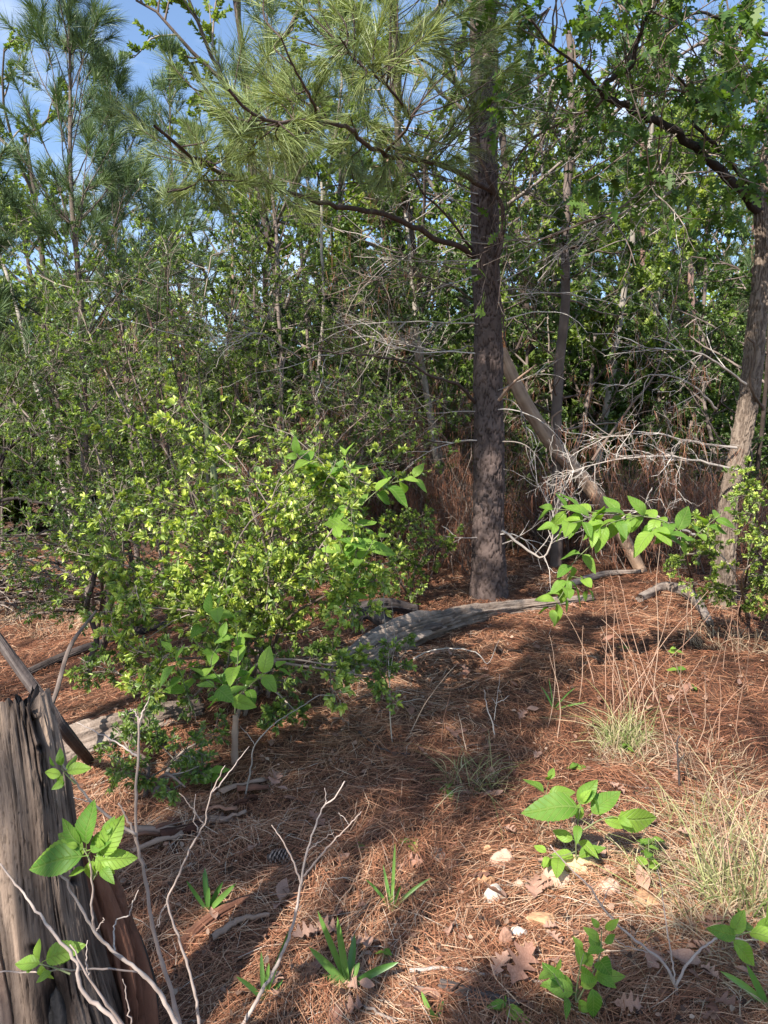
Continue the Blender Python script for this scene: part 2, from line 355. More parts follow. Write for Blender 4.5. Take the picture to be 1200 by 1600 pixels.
def wander(rs, P, D, L, n=6, wig=0.12, up=0.0, curl=None):
    pts = [np.asarray(P, float)]; d = norm(D)
    for i in range(n - 1):
        pts.append(pts[-1] + d * L / (n - 1))
        d = d + rs.normal(size=3) * wig + V3(0, 0, up)
        if curl is not None: d = d + curl
        d = norm(d)
    return np.array(pts), d
def grow(rs, P, D, L, r, lvl, maxl, out, nsub, ratio, spread, wig=0.12, up=0.03, lo=0.25, seg=6):
    pts, d = wander(rs, P, D, L, seg, wig, up)
    out['br'].append((pts, np.linspace(r, r * 0.4, seg), lvl))
    if lvl == maxl:
        out['tips'].append(pts); return
    for i in range(nsub[lvl]):
        u = lo + (1 - lo) * (i + rs.rand()) / nsub[lvl]
        x = u * (seg - 1); k = min(int(x), seg - 2); p = pts[k] + (pts[k+1] - pts[k]) * (x - k)
        dd = norm(pts[k+1] - pts[k]); q = perp(rs, dd); a = math.radians(spread * (0.7 + 0.5 * rs.rand()))
        nd = dd * math.cos(a) + q * math.sin(a)
        grow(rs, p, nd, L * ratio * (0.6 + 0.6 * rs.rand()) * (1.15 - 0.5 * u), r * 0.45, lvl + 1, maxl, out, nsub, ratio, spread, wig, up, lo, seg)
def tubes_of(g, brs, rs, sides=(7, 5, 4, 3, 3), rmin=0.0015):
    for pts, R, lvl in brs: tube(g, pts, np.maximum(R, rmin), sides[min(lvl, 4)], rs.rand())
def leaf_tips(g, rs, tips, M_, L, W, t0=0.35, tv=0.4, tip_tint=0.0, hexa=False, flat=0.7, lo=0.1, bunch=None, along=.35):
    """M_ leaves along every tip polyline; tip_tint raises the tint of young leaves towards the shoot end"""
    T = np.array(tips); N, k = T.shape[:2]
    u = lo + (1 - lo) * rs.rand(N, M_)
    if bunch: u = 1 - (1 - u) * (rs.rand(N, M_) ** bunch)
    x = u * (k - 1); i = np.clip(x.astype(int), 0, k - 2); fr = (x - i)[..., None]
    a = T[np.arange(N)[:, None], i]; b = T[np.arange(N)[:, None], i + 1]
    P = (a + (b - a) * fr).reshape(-1, 3); d = norm(b - a).reshape(-1, 3); n = len(P)
    D = norm(d * (along + 0.6 * u.reshape(-1, 1)) + perp(rs, d))
    Nn = norm(V3(0, 0, 1) * flat + rs.normal(size=(n, 3)) * 0.5)
    per = np.repeat(rs.rand(N), M_)
    tt = np.clip(t0 + tv * (0.5 * per + 0.5 * rs.rand(n) - .5) + tip_tint * (u.reshape(-1)**4) * (0.4 + per), 0, 1)
    leaves(g, P, D, Nn, L * (0.7 + 0.6 * rs.rand(n)), W * (0.75 + 0.5 * rs.rand(n)), tt, hexa=hexa)
def pxp(path, n=None):
    """path of (px, py, Y) picked on the photograph, turned into points of the place"""
    P = [at(*q) for q in path]
    return smooth_path(P, n or max(4, len(P) * 4))

# bark with real relief: furrowed plates that follow the stem
def bark_trunk(g, P, R, sides, rings, plate=(0.06, 0.11), depth=0.012, seed=1, flare=0.0, lumpy=0.02, style='plate'):
    P = smooth_path(P, rings); L = np.concatenate([[0], np.cumsum(np.linalg.norm(np.diff(P, axis=0), axis=1))])
    R = np.interp(np.linspace(0, 1, rings), np.linspace(0, 1, len(R)), R)
    R = R + flare * np.exp(-L / 0.22)
    T, U, W = frames(P); a = np.linspace(0, 2*np.pi, sides, endpoint=False)
    rs = np.random.RandomState(seed); Rm = R.mean(); circ = 2*np.pi*Rm
    A = np.broadcast_to(a[None], (rings, sides)); Z = np.broadcast_to(L[:, None], (rings, sides))
    CA, SA = np.cos(A), np.sin(A)
    if style == 'furrow':        # oak: narrow vertical ridges that join and part
        wx = .30*fbm(CA*3, SA*3, Z*5, seed, 3); kx = Rm/plate[0]
        n1 = fbm((CA+wx)*kx, (SA+wx)*kx, Z/plate[1]*.5, seed+1, 3); n2 = fbm(CA*kx*2.4, SA*kx*2.4, Z/plate[1]*1.3, seed+5, 3)
        e = sstep(.0, .5, np.abs(n1)); cross = sstep(.0, .16, np.abs(fbm(CA*kx*.8, SA*kx*.8, Z/plate[1]*2.2, seed+7, 2)))
        e = e*(.65+.35*cross); fl = .5*n2; idv = .5 + .4*vnoise(CA*4, SA*4, Z*12, seed+8)
    else:                        # pine: long flat plates with ragged edges
        wob = plate[0]*(1.0*fbm(CA*2.5, SA*2.5, Z*5, seed, 2) + .10*fbm(CA*14, SA*14, Z*30, seed+20, 2)); wz = plate[1]*(.8*fbm(CA*5, SA*5, Z*3, seed+11, 2) + .07*fbm(CA*16, SA*16, Z*22, seed+12, 2))
        X = A*Rm + wob; nx = max(3, int(round(circ/plate[0]))); cx = circ/nx; cz = plate[1]
        gx = X/cx; gzz = (Z + wz)/cz; ix = np.floor(gx).astype(int); iz = np.floor(gzz).astype(int)
        f1 = np.full(gx.shape, 9.0); f2 = f1.copy(); idv = np.zeros(gx.shape)
        for dx in (-1, 0, 1):
            jx = ix + dx
            for dz in (-1, 0, 1):
                jz = iz + dz; hx, hz, hc = (_h(np.mod(jx, nx), jz, q, seed) for q in (0, 1, 2))
                d = np.sqrt((jx + .1 + .8*hx - gx)**2 + ((jz + hz - gzz)*.75)**2); m = d < f1
                f2 = np.where(m, f1, np.minimum(f2, d)); idv = np.where(m, hc, idv); f1 = np.where(m, d, f1)
        e = sstep(0.0, 0.15, f2 - f1); fl = 0.3*fbm(CA*9, SA*9, Z*16, seed+3, 4)
    disp = depth*(e*(0.6 + 0.8*idv + 0.5*fl) - 0.6) + lumpy*Rm*fbm(CA*1.5, SA*1.5, Z*2, seed+9)
    r = R[:, None] + disp
    v = P[:, None] + r[..., None] * (np.cos(A)[..., None] * U[:, None] + np.sin(A)[..., None] * W[:, None])
    i = np.arange(rings-1)[:, None] * sides; j = np.arange(sides)[None]; k = (j+1) % sides
    f = np.stack([i+j, i+k, i+sides+k, i+sides+j], -1).reshape(-1, 4)
    g.add(v, f, np.clip(0.24 + 0.36*e + 0.16*(idv - .4)*e + 0.08*fl, 0, 1).ravel())
    return P
# weathered log: long grooves, split ends
def log_mesh(g, P, R, sides=40, rings=70, groove=0.18, seed=1, squash=1.0, jag=0.15, freq=3.0, knots=()):
    P = smooth_path(P, rings); L = np.concatenate([[0], np.cumsum(np.linalg.norm(np.diff(P, axis=0), axis=1))]); T, U, W = frames(P)
    R = np.interp(np.linspace(0, 1, rings), np.linspace(0, 1, len(R)), R)
    A = np.broadcast_to(np.linspace(0, 2*np.pi, sides, endpoint=False)[None], (rings, sides)); Z = np.broadcast_to(L[:, None], (rings, sides))
    ga = fbm(np.cos(A)*freq, np.sin(A)*freq, Z*1.2, seed, 4)
    gb = fbm(np.cos(A)*freq*3, np.sin(A)*freq*3, Z*3.0, seed+5, 3)
    gd = fbm(np.cos(A)*freq*7, np.sin(A)*freq*7, Z*5.0, seed+8, 2)
    gr = -np.maximum(0, 0.16 - np.abs(ga)) * 4.5 + 0.45*ga + 0.35*gb - np.maximum(0, .12-np.abs(gb))*2.2 + .22*gd
    r = R[:, None] * (1 + groove * gr)
    for (kz, ka, kr, kh) in knots:
        dd = np.hypot((A - ka) * R.mean(), Z - kz); r = r + kh * (np.exp(-(dd/kr)**2) - 1.3*np.exp(-(dd/(kr*0.45))**2))
    v = P[:, None] + r[..., None] * (np.cos(A)[..., None] * U[:, None] + np.sin(A)[..., None] * W[:, None])
    for e, sg in ((0, -1), (rings-1, 1)):       # splintered ends
        v[e] += T[e] * (sg * R[e] * jag * 4 * np.abs(vnoise(np.cos(A[e])*4, np.sin(A[e])*4, e, seed+2)))[:, None]
    i = np.arange(rings-1)[:, None] * sides; j = np.arange(sides)[None]; k = (j+1) % sides
    f = np.stack([i+j, i+k, i+sides+k, i+sides+j], -1).reshape(-1, 4)
    base = g.n; tt = np.clip(0.55 + 0.5*gr*0.7, 0, 1); g.add(v, f, tt.ravel())
    for e, sg in ((0, -1), (rings-1, 1)):
        c = g.n; g.v.append((P[e] - T[e]*sg*R[e]*0.8)[None]); g.t.append(np.array([0.15])); g.n += 1
        rr = base + e*sides + np.arange(sides)
        g.faces(np.stack([rr, np.roll(rr, -1), np.full(sides, c)], -1))
    return P, T, U, W

# broad leaf blades (unit length along x) as shared meshes; prof = half width along the blade
def blade_mesh(name, prof, mat, arch=0.18, fold=0.18, twist=0.0, ripple=0.0, seed=0, tint=0.5):
    rs = np.random.RandomState(seed); x = np.linspace(0, 1, len(prof)); w = np.asarray(prof, float)
    z = -arch * x**2 + 0.04 * np.sin(x*6)
    rp_ = ripple * rs.normal(size=(len(x), 2))
    v = np.stack([np.stack([x, w, z + w*fold + rp_[:, 0] + twist*x*w], -1), np.stack([x, 0*w, z], -1), np.stack([x, -w, z + w*fold + rp_[:, 1] - twist*x*w], -1)], 1)
    b = np.arange(len(x)-1) * 3
    g = Geo(); g.add(v.reshape(-1, 3), np.concatenate([np.stack([b, b+1, b+4, b+3], -1), np.stack([b+1, b+2, b+5, b+4], -1)]), tint)
    s = (np.arange(2) * 0)  # petiole
    g.add(np.array([[-0.12, .008, 0], [-0.12, -.008, 0], [0, -.008, 0], [0, .008, 0]]), [[0, 1, 2, 3]], tint)
    return g.mesh(name, mat)
def ovate(n=15, wmax=0.25, serr=0.03):
    x = np.linspace(0, 1, n); w = wmax * (np.sin(np.pi * x**0.75)**0.9) ; w = np.maximum(w, 0)
    w[1:-1] *= 1 + serr * np.where(np.arange(n-2) % 2, 1, -1) * 3; w[-1] = 0; w[0] = 0.012
    return w
BERRY = [blade_mesh('berry_leaf_blade', ovate(25, 0.27, 0.012), M['berry_leaf'], arch=a, fold=f, twist=tw, seed=i) for i, (a, f, tw) in enumerate(((.22,.25,.1), (.35,.12,-.2), (.12,.35,.25), (.5,.2,0)))]
OAKP = np.array([.02,.05,.09,.20,.24,.10,.09,.30,.38,.13,.11,.26,.30,.12,.09,.13,.06,.0])
OAKL = [blade_mesh('oak_leaf_blade', OAKP * s_, M['oak_leaf'], arch=a, fold=f, twist=tw, ripple=.012, seed=i) for i, (s_, a, f, tw) in enumerate(((1,.2,.2,.2), (.9,.35,.1,-.3), (1.15,.1,.3,.3)))]
DEADL = [blade_mesh('dead_leaf_blade', OAKP * s_, M['dead_leaf'], arch=a, fold=f, twist=tw, ripple=.03, seed=i+9, tint=ti) for i, (s_, a, f, tw, ti) in enumerate(((1,-.3,.4,.4,.5), (.9,-.15,.6,-.3,.8), (1.1,.3,-.3,.5,.25), (1,.2,.5,-.5,.65)))]
DEADO = [blade_mesh('dead_blade', ovate(11, .25, 0), M['dead_leaf'], arch=a, fold=f, twist=tw, ripple=.02, seed=i+19, tint=ti) for i, (a, f, tw, ti) in enumerate(((-.3,.5,.4,.75), (.3,-.4,-.4,.4)))]
def put_blade(name, me, p, d, nrm, size, parent, wscale=1.0):
    d = norm(d); s_ = norm(np.cross(nrm, d)); u = np.cross(d, s_)
    o = bpy.data.objects.new(name, me); C.objects.link(o)
    o.parent = parent; p = p - (ORIG[parent.name] if parent else 0)
    m = Matrix(((d[0]*size, s_[0]*size*wscale, u[0]*size, p[0]), (d[1]*size, s_[1]*size*wscale, u[1]*size, p[1]), (d[2]*size, s_[2]*size*wscale, u[2]*size, p[2]), (0, 0, 0, 1)))
    if parent: o.matrix_local = m
    else: o.matrix_world = m
    return o

# ================================================================== the ground
def build_ground():
    n = 340
    u = np.linspace(-1, 1, n)
    xs = 4.2 * np.sinh(u * 5.0) / np.sinh(5.0) * 80 
    ys = xs + 3.5
    X, Y = np.meshgrid(xs, ys); Z = ground_z(X, Y)
    v = np.stack([X, Y, Z], -1).reshape(-1, 3)
    i = np.arange(n-1)[:, None] * n + np.arange(n-1)[None]; i = i.ravel()
    g = Geo(); g.add(v, np.stack([i, i+1, i+n+1, i+n], -1), 0.5)
    o = obj('ground', g, M['soil'], kind='structure'); o['label'] = 'sloping forest floor of reddish soil under pine straw'
    return o
ground = build_ground()

def build_straw():
    rs = np.random.RandomState(3); g = Geo()
    N = 270000
    y = 1.0 + 13.5 * rs.rand(N)**1.75; x = (rs.rand(N)*2 - 1) * (0.66*y + 1.0)
    ang = 3.2 * fbm(x*1.3, y*1.3, 0, 21, 3) + rs.normal(size=N) * 0.75 + (rs.rand(N) < .25) * rs.rand(N) * 6.28
    L = 0.10 + 0.12 * rs.rand(N); w = 0.0010 + 0.00042*y
    hh = 0.034 * np.maximum(0, fbm(x*4, y*4, 0, 31, 3)) + 0.03 * np.maximum(0, fbm(x*1.6, y*1.6, 0, 33, 2)) + 0.02 * rs.rand(N)
    dx, dy = np.cos(ang)*L/2, np.sin(ang)*L/2
    bow = rs.normal(size=N) * 0.08
    P0 = np.stack([x-dx, y-dy, ground_z(x-dx, y-dy) + hh*rs.rand(N)*1.2 + .001], -1)
    P2 = np.stack([x+dx, y+dy, ground_z(x+dx, y+dy) + hh*rs.rand(N)*1.2 + .001], -1)
    P1 = np.stack([x-dy*bow*2, y+dx*bow*2, ground_z(x, y) + hh + .003], -1)
    steep = rs.rand(N) < 0.03; P2[steep, 2] += 0.06 * rs.rand(steep.sum())
    S_ = np.stack([-np.sin(ang), np.cos(ang), 0.5*rs.normal(size=N)], -1); S_ = norm(S_) * (w/2)[:, None]
    v = np.stack([P0-S_*.7, P0+S_*.7, P1-S_, P1+S_, P2], 1)
    b = np.arange(N)*5
    t = np.clip(0.37 + 0.20*fbm(x*.8, y*.8, 0, 41, 3) + 0.10*fbm(x*5, y*5, 0, 42, 2) + rs.normal(size=N)*.21, 0, 1)
    base = g.n; g.add(v, np.stack([b, b+1, b+3, b+2], -1), np.repeat(t, 5)); g.faces(np.stack([b+2, b+3, b+4], -1) + base)
    o = obj('pine_straw', g, M['straw'], kind='stuff'); o['label'] = 'layer of fallen red brown pine needles covering the slope'; o['category'] = 'pine straw'
build_straw()
def build_debris():
    rs = np.random.RandomState(6); g = Geo(); N = 16000
    y = 1.2 + 9*rs.rand(N)**1.5; x = (rs.rand(N)*2 - 1)*(.66*y + .8); P = np.stack([x, y, ground_z(x, y) + .004 + .03*rs.rand(N)], -1)
    D = rs.normal(size=(N, 3))*V3(1, 1, .25); L = .008 + .022*rs.rand(N)**2
    leaves(g, P, D, rs.normal(size=(N, 3))*.6 + V3(0, 0, 1), L, L*(.5+.5*rs.rand(N)), rs.rand(N), fold=.15, hexa=True)
    o = obj('leaf_litter', g, M['litter'], kind='stuff'); o['label'] = 'crumbs of bark and broken leaf among the pine needles'; o['category'] = 'leaf litter'
build_debris()

# ================================================================== prototypes for the woods (built once, then copied)
PROTO = {}
def broad_tree(key, name, label, cat, seed, H, r, nsub, ratio, spread, leafn, L, W, mat, bark, t0=.35, tv=.5, tip=0.0, stems=1, first=0.25, maxl=3, up=0.03, lean=0.1, group=None, bunch=None):
    rs = np.random.RandomState(seed); root = thing(name, label, cat, (0, 0, 0), group)
    out = {'br': [], 'tips': []}
    gt = Geo()
    for s_ in range(stems):
        a = rs.rand()*6.28; q = rs.rand()*0.25*(stems > 1)
        P0 = V3(math.cos(a)*q, math.sin(a)*q, -0.15)
        D0 = norm(V3(math.cos(a)*lean*(2.5 if stems > 1 else 1), math.sin(a)*lean*(2.5 if stems > 1 else 1), 1))
        grow(rs, P0, D0, H*(0.75+0.3*rs.rand() if stems > 1 else 1), r, 0, maxl, out, nsub, ratio, spread, up=up, lo=first, seg=7)
    tubes_of(gt, [b for b in out['br'] if b[2] == 0], rs); obj('trunk', gt, bark, root)
    gb = Geo(); tubes_of(gb, [b for b in out['br'] if b[2] > 0], rs); obj('branches', gb, bark, root, kind='stuff')
    gl = Geo(); leaf_tips(gl, rs, out['tips'], leafn, L, W, t0, tv, tip, bunch=bunch); obj('foliage', gl, mat, root, kind='stuff')
    PROTO[key] = root; return root

def pine_tree(key, name, label, cat, seed, H, r, nl, nm, nw, mat, bark, whorl=0.45, first=0.25, droop=.15, group=None, path=None, blen=0.32, loc=(0,0,0), dead=6, tw=1.0, t0=.45, separate=False):
    rs = np.random.RandomState(seed); root = thing(name, label, cat, loc, group)
    if path is None:
        path, _ = wander(rs, V3(0, 0, -.15), V3(0, 0, 1), H, 9, 0.035, 0.05)
    path = smooth_path(path, 40)
    gt = Geo(); tube(gt, path, r * (1 - 0.85*np.linspace(0, 1, 40)), 10, .5); obj('trunk', gt, bark, root)
    base = path[0]; z0 = base[2]; H = path[-1][2] - z0
    gb, gn = Geo(), Geo(); TP, TD = [], []
    z = first * H; az = rs.rand()*6
    def pt(z_):
        return V3(np.interp(z_+z0, path[:, 2], path[:, 0]), np.interp(z_+z0, path[:, 2], path[:, 1]), z_+z0)
    branches = []
    while z < H:
        for k in range(rs.randint(3, 6)):
            az += 2.4 + rs.normal()*.4; f = (H - z) / H
            BL = blen * (H - z)**0.75 * (0.7 + 0.5*rs.rand()) + 0.15
            el = math.radians(38 + 30*(1-f) + rs.normal()*8)
            d = V3(math.cos(az)*math.cos(el), math.sin(az)*math.cos(el), math.sin(el))
            P, dd = wander(rs, pt(z), d, BL, 7, .08, .045)
            g1 = gb; tube(g1, P, np.linspace(max(.006, r*.22*f+.005), .003, 7), 4, rs.rand())
            TP.append(P[-1]); TD.append(dd)
            for q in range(int(2 + BL*3.2*tw)):
                u = .35 + .6*rs.rand(); x = u*6; i = min(int(x), 5); p = P[i] + (P[i+1]-P[i])*(x-i)
                d2 = norm(norm(P[i+1]-P[i]) + perp(rs, dd)*0.8 + V3(0, 0, .25)); SL = .12 + .35*rs.rand()*BL*.8
                P2, d3 = wander(rs, p, d2, SL, 4, .1, .08); tube(g1, P2, np.linspace(.004, .0025, 4), 3, rs.rand())
                TP.append(P2[-1]); TD.append(d3)
        z += whorl * (0.75 + .5*rs.rand())
    TP.append(path[-1]); TD.append(V3(0, 0, 1))
    tufts(gn, rs, np.array(TP), np.array(TD), nm, nl, nw, droop, (10, 80), t0, .4, .14)
    for q in range(dead):
        zz = H*first*(.3+.9*rs.rand()); a = rs.rand()*6.28
        P, _ = wander(rs, pt(zz), V3(math.cos(a), math.sin(a), .15), .4+.7*rs.rand(), 8, .14, -.03); tube(gb, P, np.linspace(.008, .002, 8), 4, .9)
    obj('branches', gb, bark, root, kind='stuff'); obj('needles', gn, mat, root, kind='stuff')
    if key: PROTO[key] = root
    return root

# ------------------------------------------------------------------ the woods behind
WOOD = [
 # key,        x,    y,   scale,  rotz
]
G_UNDER = 'dark holly understorey behind the big pine'
broad_tree('hollyA', 'holly_tree', 'dark small leaved holly filling the space behind the big pine', 'tree', 11, 4.6, .045, (9, 6, 5), .42, 58, 34, .045, .026, M['holly'], M['thin_bark'], .3, .7, .2, stems=3, first=.12, group=G_UNDER)
broad_tree('hollyB', 'holly_tree', 'dark small leaved holly filling the space behind the big pine', 'tree', 12, 3.4, .035, (9, 6, 5), .42, 60, 34, .042, .025, M['holly'], M['thin_bark'], .35, .7, .3, stems=4, first=.08, group=G_UNDER)
broad_tree('woodA', 'hardwood_tree', 'pale green broadleaf tree deep in the woods', 'tree', 13, 9.5, .10, (11, 7, 5), .40, 52, 48, .075, .046, M['far_leaf'], M['thin_bark'], .35, .8, 0, first=.22, group='far broadleaf trees')
broad_tree('woodB', 'hardwood_tree', 'pale green broadleaf tree deep in the woods', 'tree', 14, 8.0, .08, (12, 7, 5), .42, 60, 46, .075, .046, M['far_leaf'], M['thin_bark'], .3, .8, 0, first=.15, group='far broadleaf trees')
pine_tree('pineA', 'young_pine', 'tall young pine with bushy needles deep in the woods', 'pine tree', 15, 9.5, .075, .24, 34, .009, M['needle_far'], M['red_bark'], .6, .35, group='far young pines')
pine_tree('pineB', 'young_pine', 'tall young pine with bushy needles deep in the woods', 'pine tree', 16, 8.0, .06, .24, 34, .009, M['needle_far'], M['thin_bark'], .55, .25, group='far young pines')
used = set()
def plant(key, x, y, s=1.0, rz=0.0, label=None, group=None):
    r = PROTO[key]; loc = (x, y, gz(x, y) - 0.02)
    if key not in used:
        used.add(key); r.location = loc; r.rotation_euler = (0, 0, rz); r.scale = (s, s, s)
        if label: r['label'] = label
        if group: r['group'] = group
        return r
    return dup(r, loc, rz, s, label, group)
rr = random.Random(5)
def px_x(px, y): return (px - 600) / FPX * y
# understorey behind the pine and along the whole back
HN = 0; HL = ['dark holly whose crown meets the thin dead grey stem', 'tall dark holly directly behind the blotched pale stems', 'lower holly in front of the blotched pale stems crowd', 'dark holly between the big pine and the straight dark holly trunk', 'holly behind the slanting leaning trunk', 'dark holly behind the bleached branch tangle', 'holly filling the gap beside the oak trunk', 'tall shaded holly directly behind the oak trunk', 'holly beyond the oak at the picture edge',
  'holly behind the stout shaded stem', 'pale topped holly behind the two dark slim stems', 'far holly rising over the thin dead grey stem', 'far large holly showing on both sides of the big pine trunk', 'far holly behind the crooked grey tree', 'far holly behind the pale tree beyond the crooked one', 'far holly above the blotched pale stems', 'far holly between the slim pine and the thicket', 'large far holly past the oak', 'small holly touching the big pine trunk from behind', 'extra holly in the deep shade']
for px, y, s, k in [(560,10.5,1.0,'hollyA'),(660,12,1.05,'hollyA'),(620,9.2,.8,'hollyB'),(840,10.5,1.0,'hollyA'),(930,12.5,1.0,'hollyB'),(1010,11,.95,'hollyA'),(1100,12.5,1.0,'hollyB'),(1180,10.0,.9,'hollyA'),(1260,11.5,1,'hollyB'),
                    (450,11.5,.9,'hollyA'),(350,14.5,.85,'hollyB'),(500,13,1.15,'hollyB'),(740,14,1.2,'hollyA'),(890,15,1.1,'hollyB'),(1060,16,1.1,'hollyA'),(600,16,1.15,'hollyA'),(390,15,1,'hollyB'),(1300,14,1.1,'hollyA'),(780,9.6,.6,'hollyB')]:
    HN += 1; plant(k, px_x(px, y), y, s, rr.random()*6.28, HL[HN-1])
# open sunny woods further back
for i in range(46):
    y = 17 + 24*rr.random(); x = px_x(-250 + 1700*(i + rr.random())/46, y)
    plant(rr.choice(['woodA', 'woodB', 'pineA', 'pineB', 'pineA']), x, y, .75 + .35*rr.random(), rr.random()*6.28)
for i in range(14):
    y = 13 + 6*rr.random(); x = px_x(-150 + 620*(i + rr.random())/14, y)
    plant(rr.choice(['pineB', 'pineA', 'woodB']), x, y, .45 + .22*rr.random(), rr.random()*6.28)
for i in range(18):
    y = 13 + 8*rr.random(); x = px_x(380 + 860*(i + rr.random())/18, y)
    plant(['pineA', 'woodA', 'pineB', 'woodB'][i % 4], x, y, .9 + .25*rr.random(), rr.random()*6.28)
# low brush under the far trees
broad_tree('brush', 'brush_shrub', 'low leafy brush under the far trees', 'shrub', 17, 2.2, .02, (10, 6, 4), .5, 60, 30, .07, .045, M['far_leaf'], M['twig'], .15, .7, 0, stems=5, first=.05, group='far low brush')
for i in range(44):
    y = 12 + 26*rr.random()**1.2; x = px_x(-250 + 1700*(i + rr.random())/44, y)
    plant('brush', x, y, .9 + .7*rr.random(), rr.random()*6.28)
def far_wood():
    rs = np.random.RandomState(77); g = Geo(); N = 150000
    a = np.radians(-48 + 96*rs.rand(N)); d = 44 + 22*rs.rand(N)
    x, y = np.sin(a)*d, np.cos(a)*d
    top = 10.0 + 3.0*vnoise(a*14, 0, 0, 4) + 1.5*vnoise(a*50, d*.2, 0, 5)
    z = top * rs.rand(N)**0.8
    keep = fbm(x*.35, y*.35, z*.5, 9, 2) > -0.25; x, y, z = x[keep], y[keep], z[keep]; n = len(x)
    P = np.stack([x, y, z + ground_z(x, y)], -1)
    leaves(g, P, rs.normal(size=(n, 3)), rs.normal(size=(n, 3)), .42, .3, np.clip(.35 + .4*rs.rand(n) + .2*vnoise(x*.3, y*.3, z*.3, 3), 0, 1))
    for i in range(160):
        a_ = math.radians(-48 + 96*rs.rand()); d_ = 40 + 20*rs.rand(); p = V3(math.sin(a_)*d_, math.cos(a_)*d_, 0)
        tube(g, np.array([p, p + V3(rs.normal()*.2, 0, 4), p + V3(rs.normal()*.4, 0, 8)]), [.14, .1, .05], 5, 0)
    o = obj('far_woods', g, M['far_leaf'], kind='stuff'); o['label'] = 'hazy sunlit mass of woods closing the view'; o['category'] = 'woods'
far_wood()

# ------------------------------------------------------------------ brown brush: dead twigs and hanging straw behind the pine
def hang_straw(g, rs, P, n, L, W=.004):
    """bunches of dead needles draped over twigs"""
    Pn = np.repeat(P, n, 0); m = len(Pn)
    D = np.stack([rs.normal(size=m)*.28, rs.normal(size=m)*.28, -np.ones(m)], -1)
    ribbons(g, Pn + rs.normal(size=(m, 3))*.015, D, L*(.6+.6*rs.rand(m)), W, 0, 3, rs.rand(m), side=rs.normal(size=(m, 3)))
def dead_thicket(name, label, cx, cy, w, d, h, n, seed, grp, straw=1.0, mat='twig'):
    rs = np.random.RandomState(seed); c = V3(cx, cy, gz(cx, cy)); root = thing(name, label, 'brush', c, grp)
    g, gs = Geo(), Geo(); out = {'br': [], 'tips': []}
    for i in range(n):
        x, y = cx + rs.uniform(-w, w), cy + rs.uniform(-d, d); p = V3(x, y, gz(x, y) - .02)
        grow(rs, p, norm(V3(rs.normal()*.35, rs.normal()*.35, 1)), h*(.5+.6*rs.rand()), .007, 0, 2, out, (6, 4), .5, 55, wig=.16, up=-.01, lo=.2)
    tubes_of(g, out['br'], rs, (4, 3, 3)); obj('stems', g, M[mat], root, kind='stuff')
    T = np.array(out['tips']).reshape(-1, 3); T = T[rs.rand(len(T)) < .5*straw]
    hang_straw(gs, rs, T, 4, .15); obj('draped_straw', gs, M['hang'], root, kind='stuff')
    return root
BL = ['brown dead stems with draped needles around the thin dead grey stem', 'brown needle hung brush beside the blotched pale stems', 'brown brush right at the short pale stub', 'deep brown brush behind the big pine trunk', 'brown brush between the big pine and the dark holly trunk', 'brown needle hung stems behind the upper leaning trunk', 'brown brush under the bleached branches', 'brown brush next to the foot of the oak', 'brown stems inside the yaupon thicket edge', 'brown brush beyond the oak trunk', 'tall brown twiggy tangle rising behind the blotched pale stems', 'tall brown twiggy tangle against the thin dead grey stem', 'tall brown twiggy tangle just off the big pine trunk']
for i, (px, y, w, h) in enumerate([(520,8.6,.7,1.7),(620,9.0,.8,2.0),(690,8.0,.45,1.3),(700,9.8,.9,2.3),(840,8.9,.6,1.5),(930,8.6,.6,1.4),(1010,8.2,.5,1.3),(1120,8.0,.6,1.4),(430,9.2,.8,1.6),(1190,9.2,.6,1.5),(610,9.6,.7,3.3),(540,9.3,.6,2.9),(700,9.2,.45,3.0)]):
    dead_thicket('dead_brush', BL[i], px_x(px, y), y, w, .5, h*.85, 30, 100+i, 'brown dead brush behind the big pine', .45)

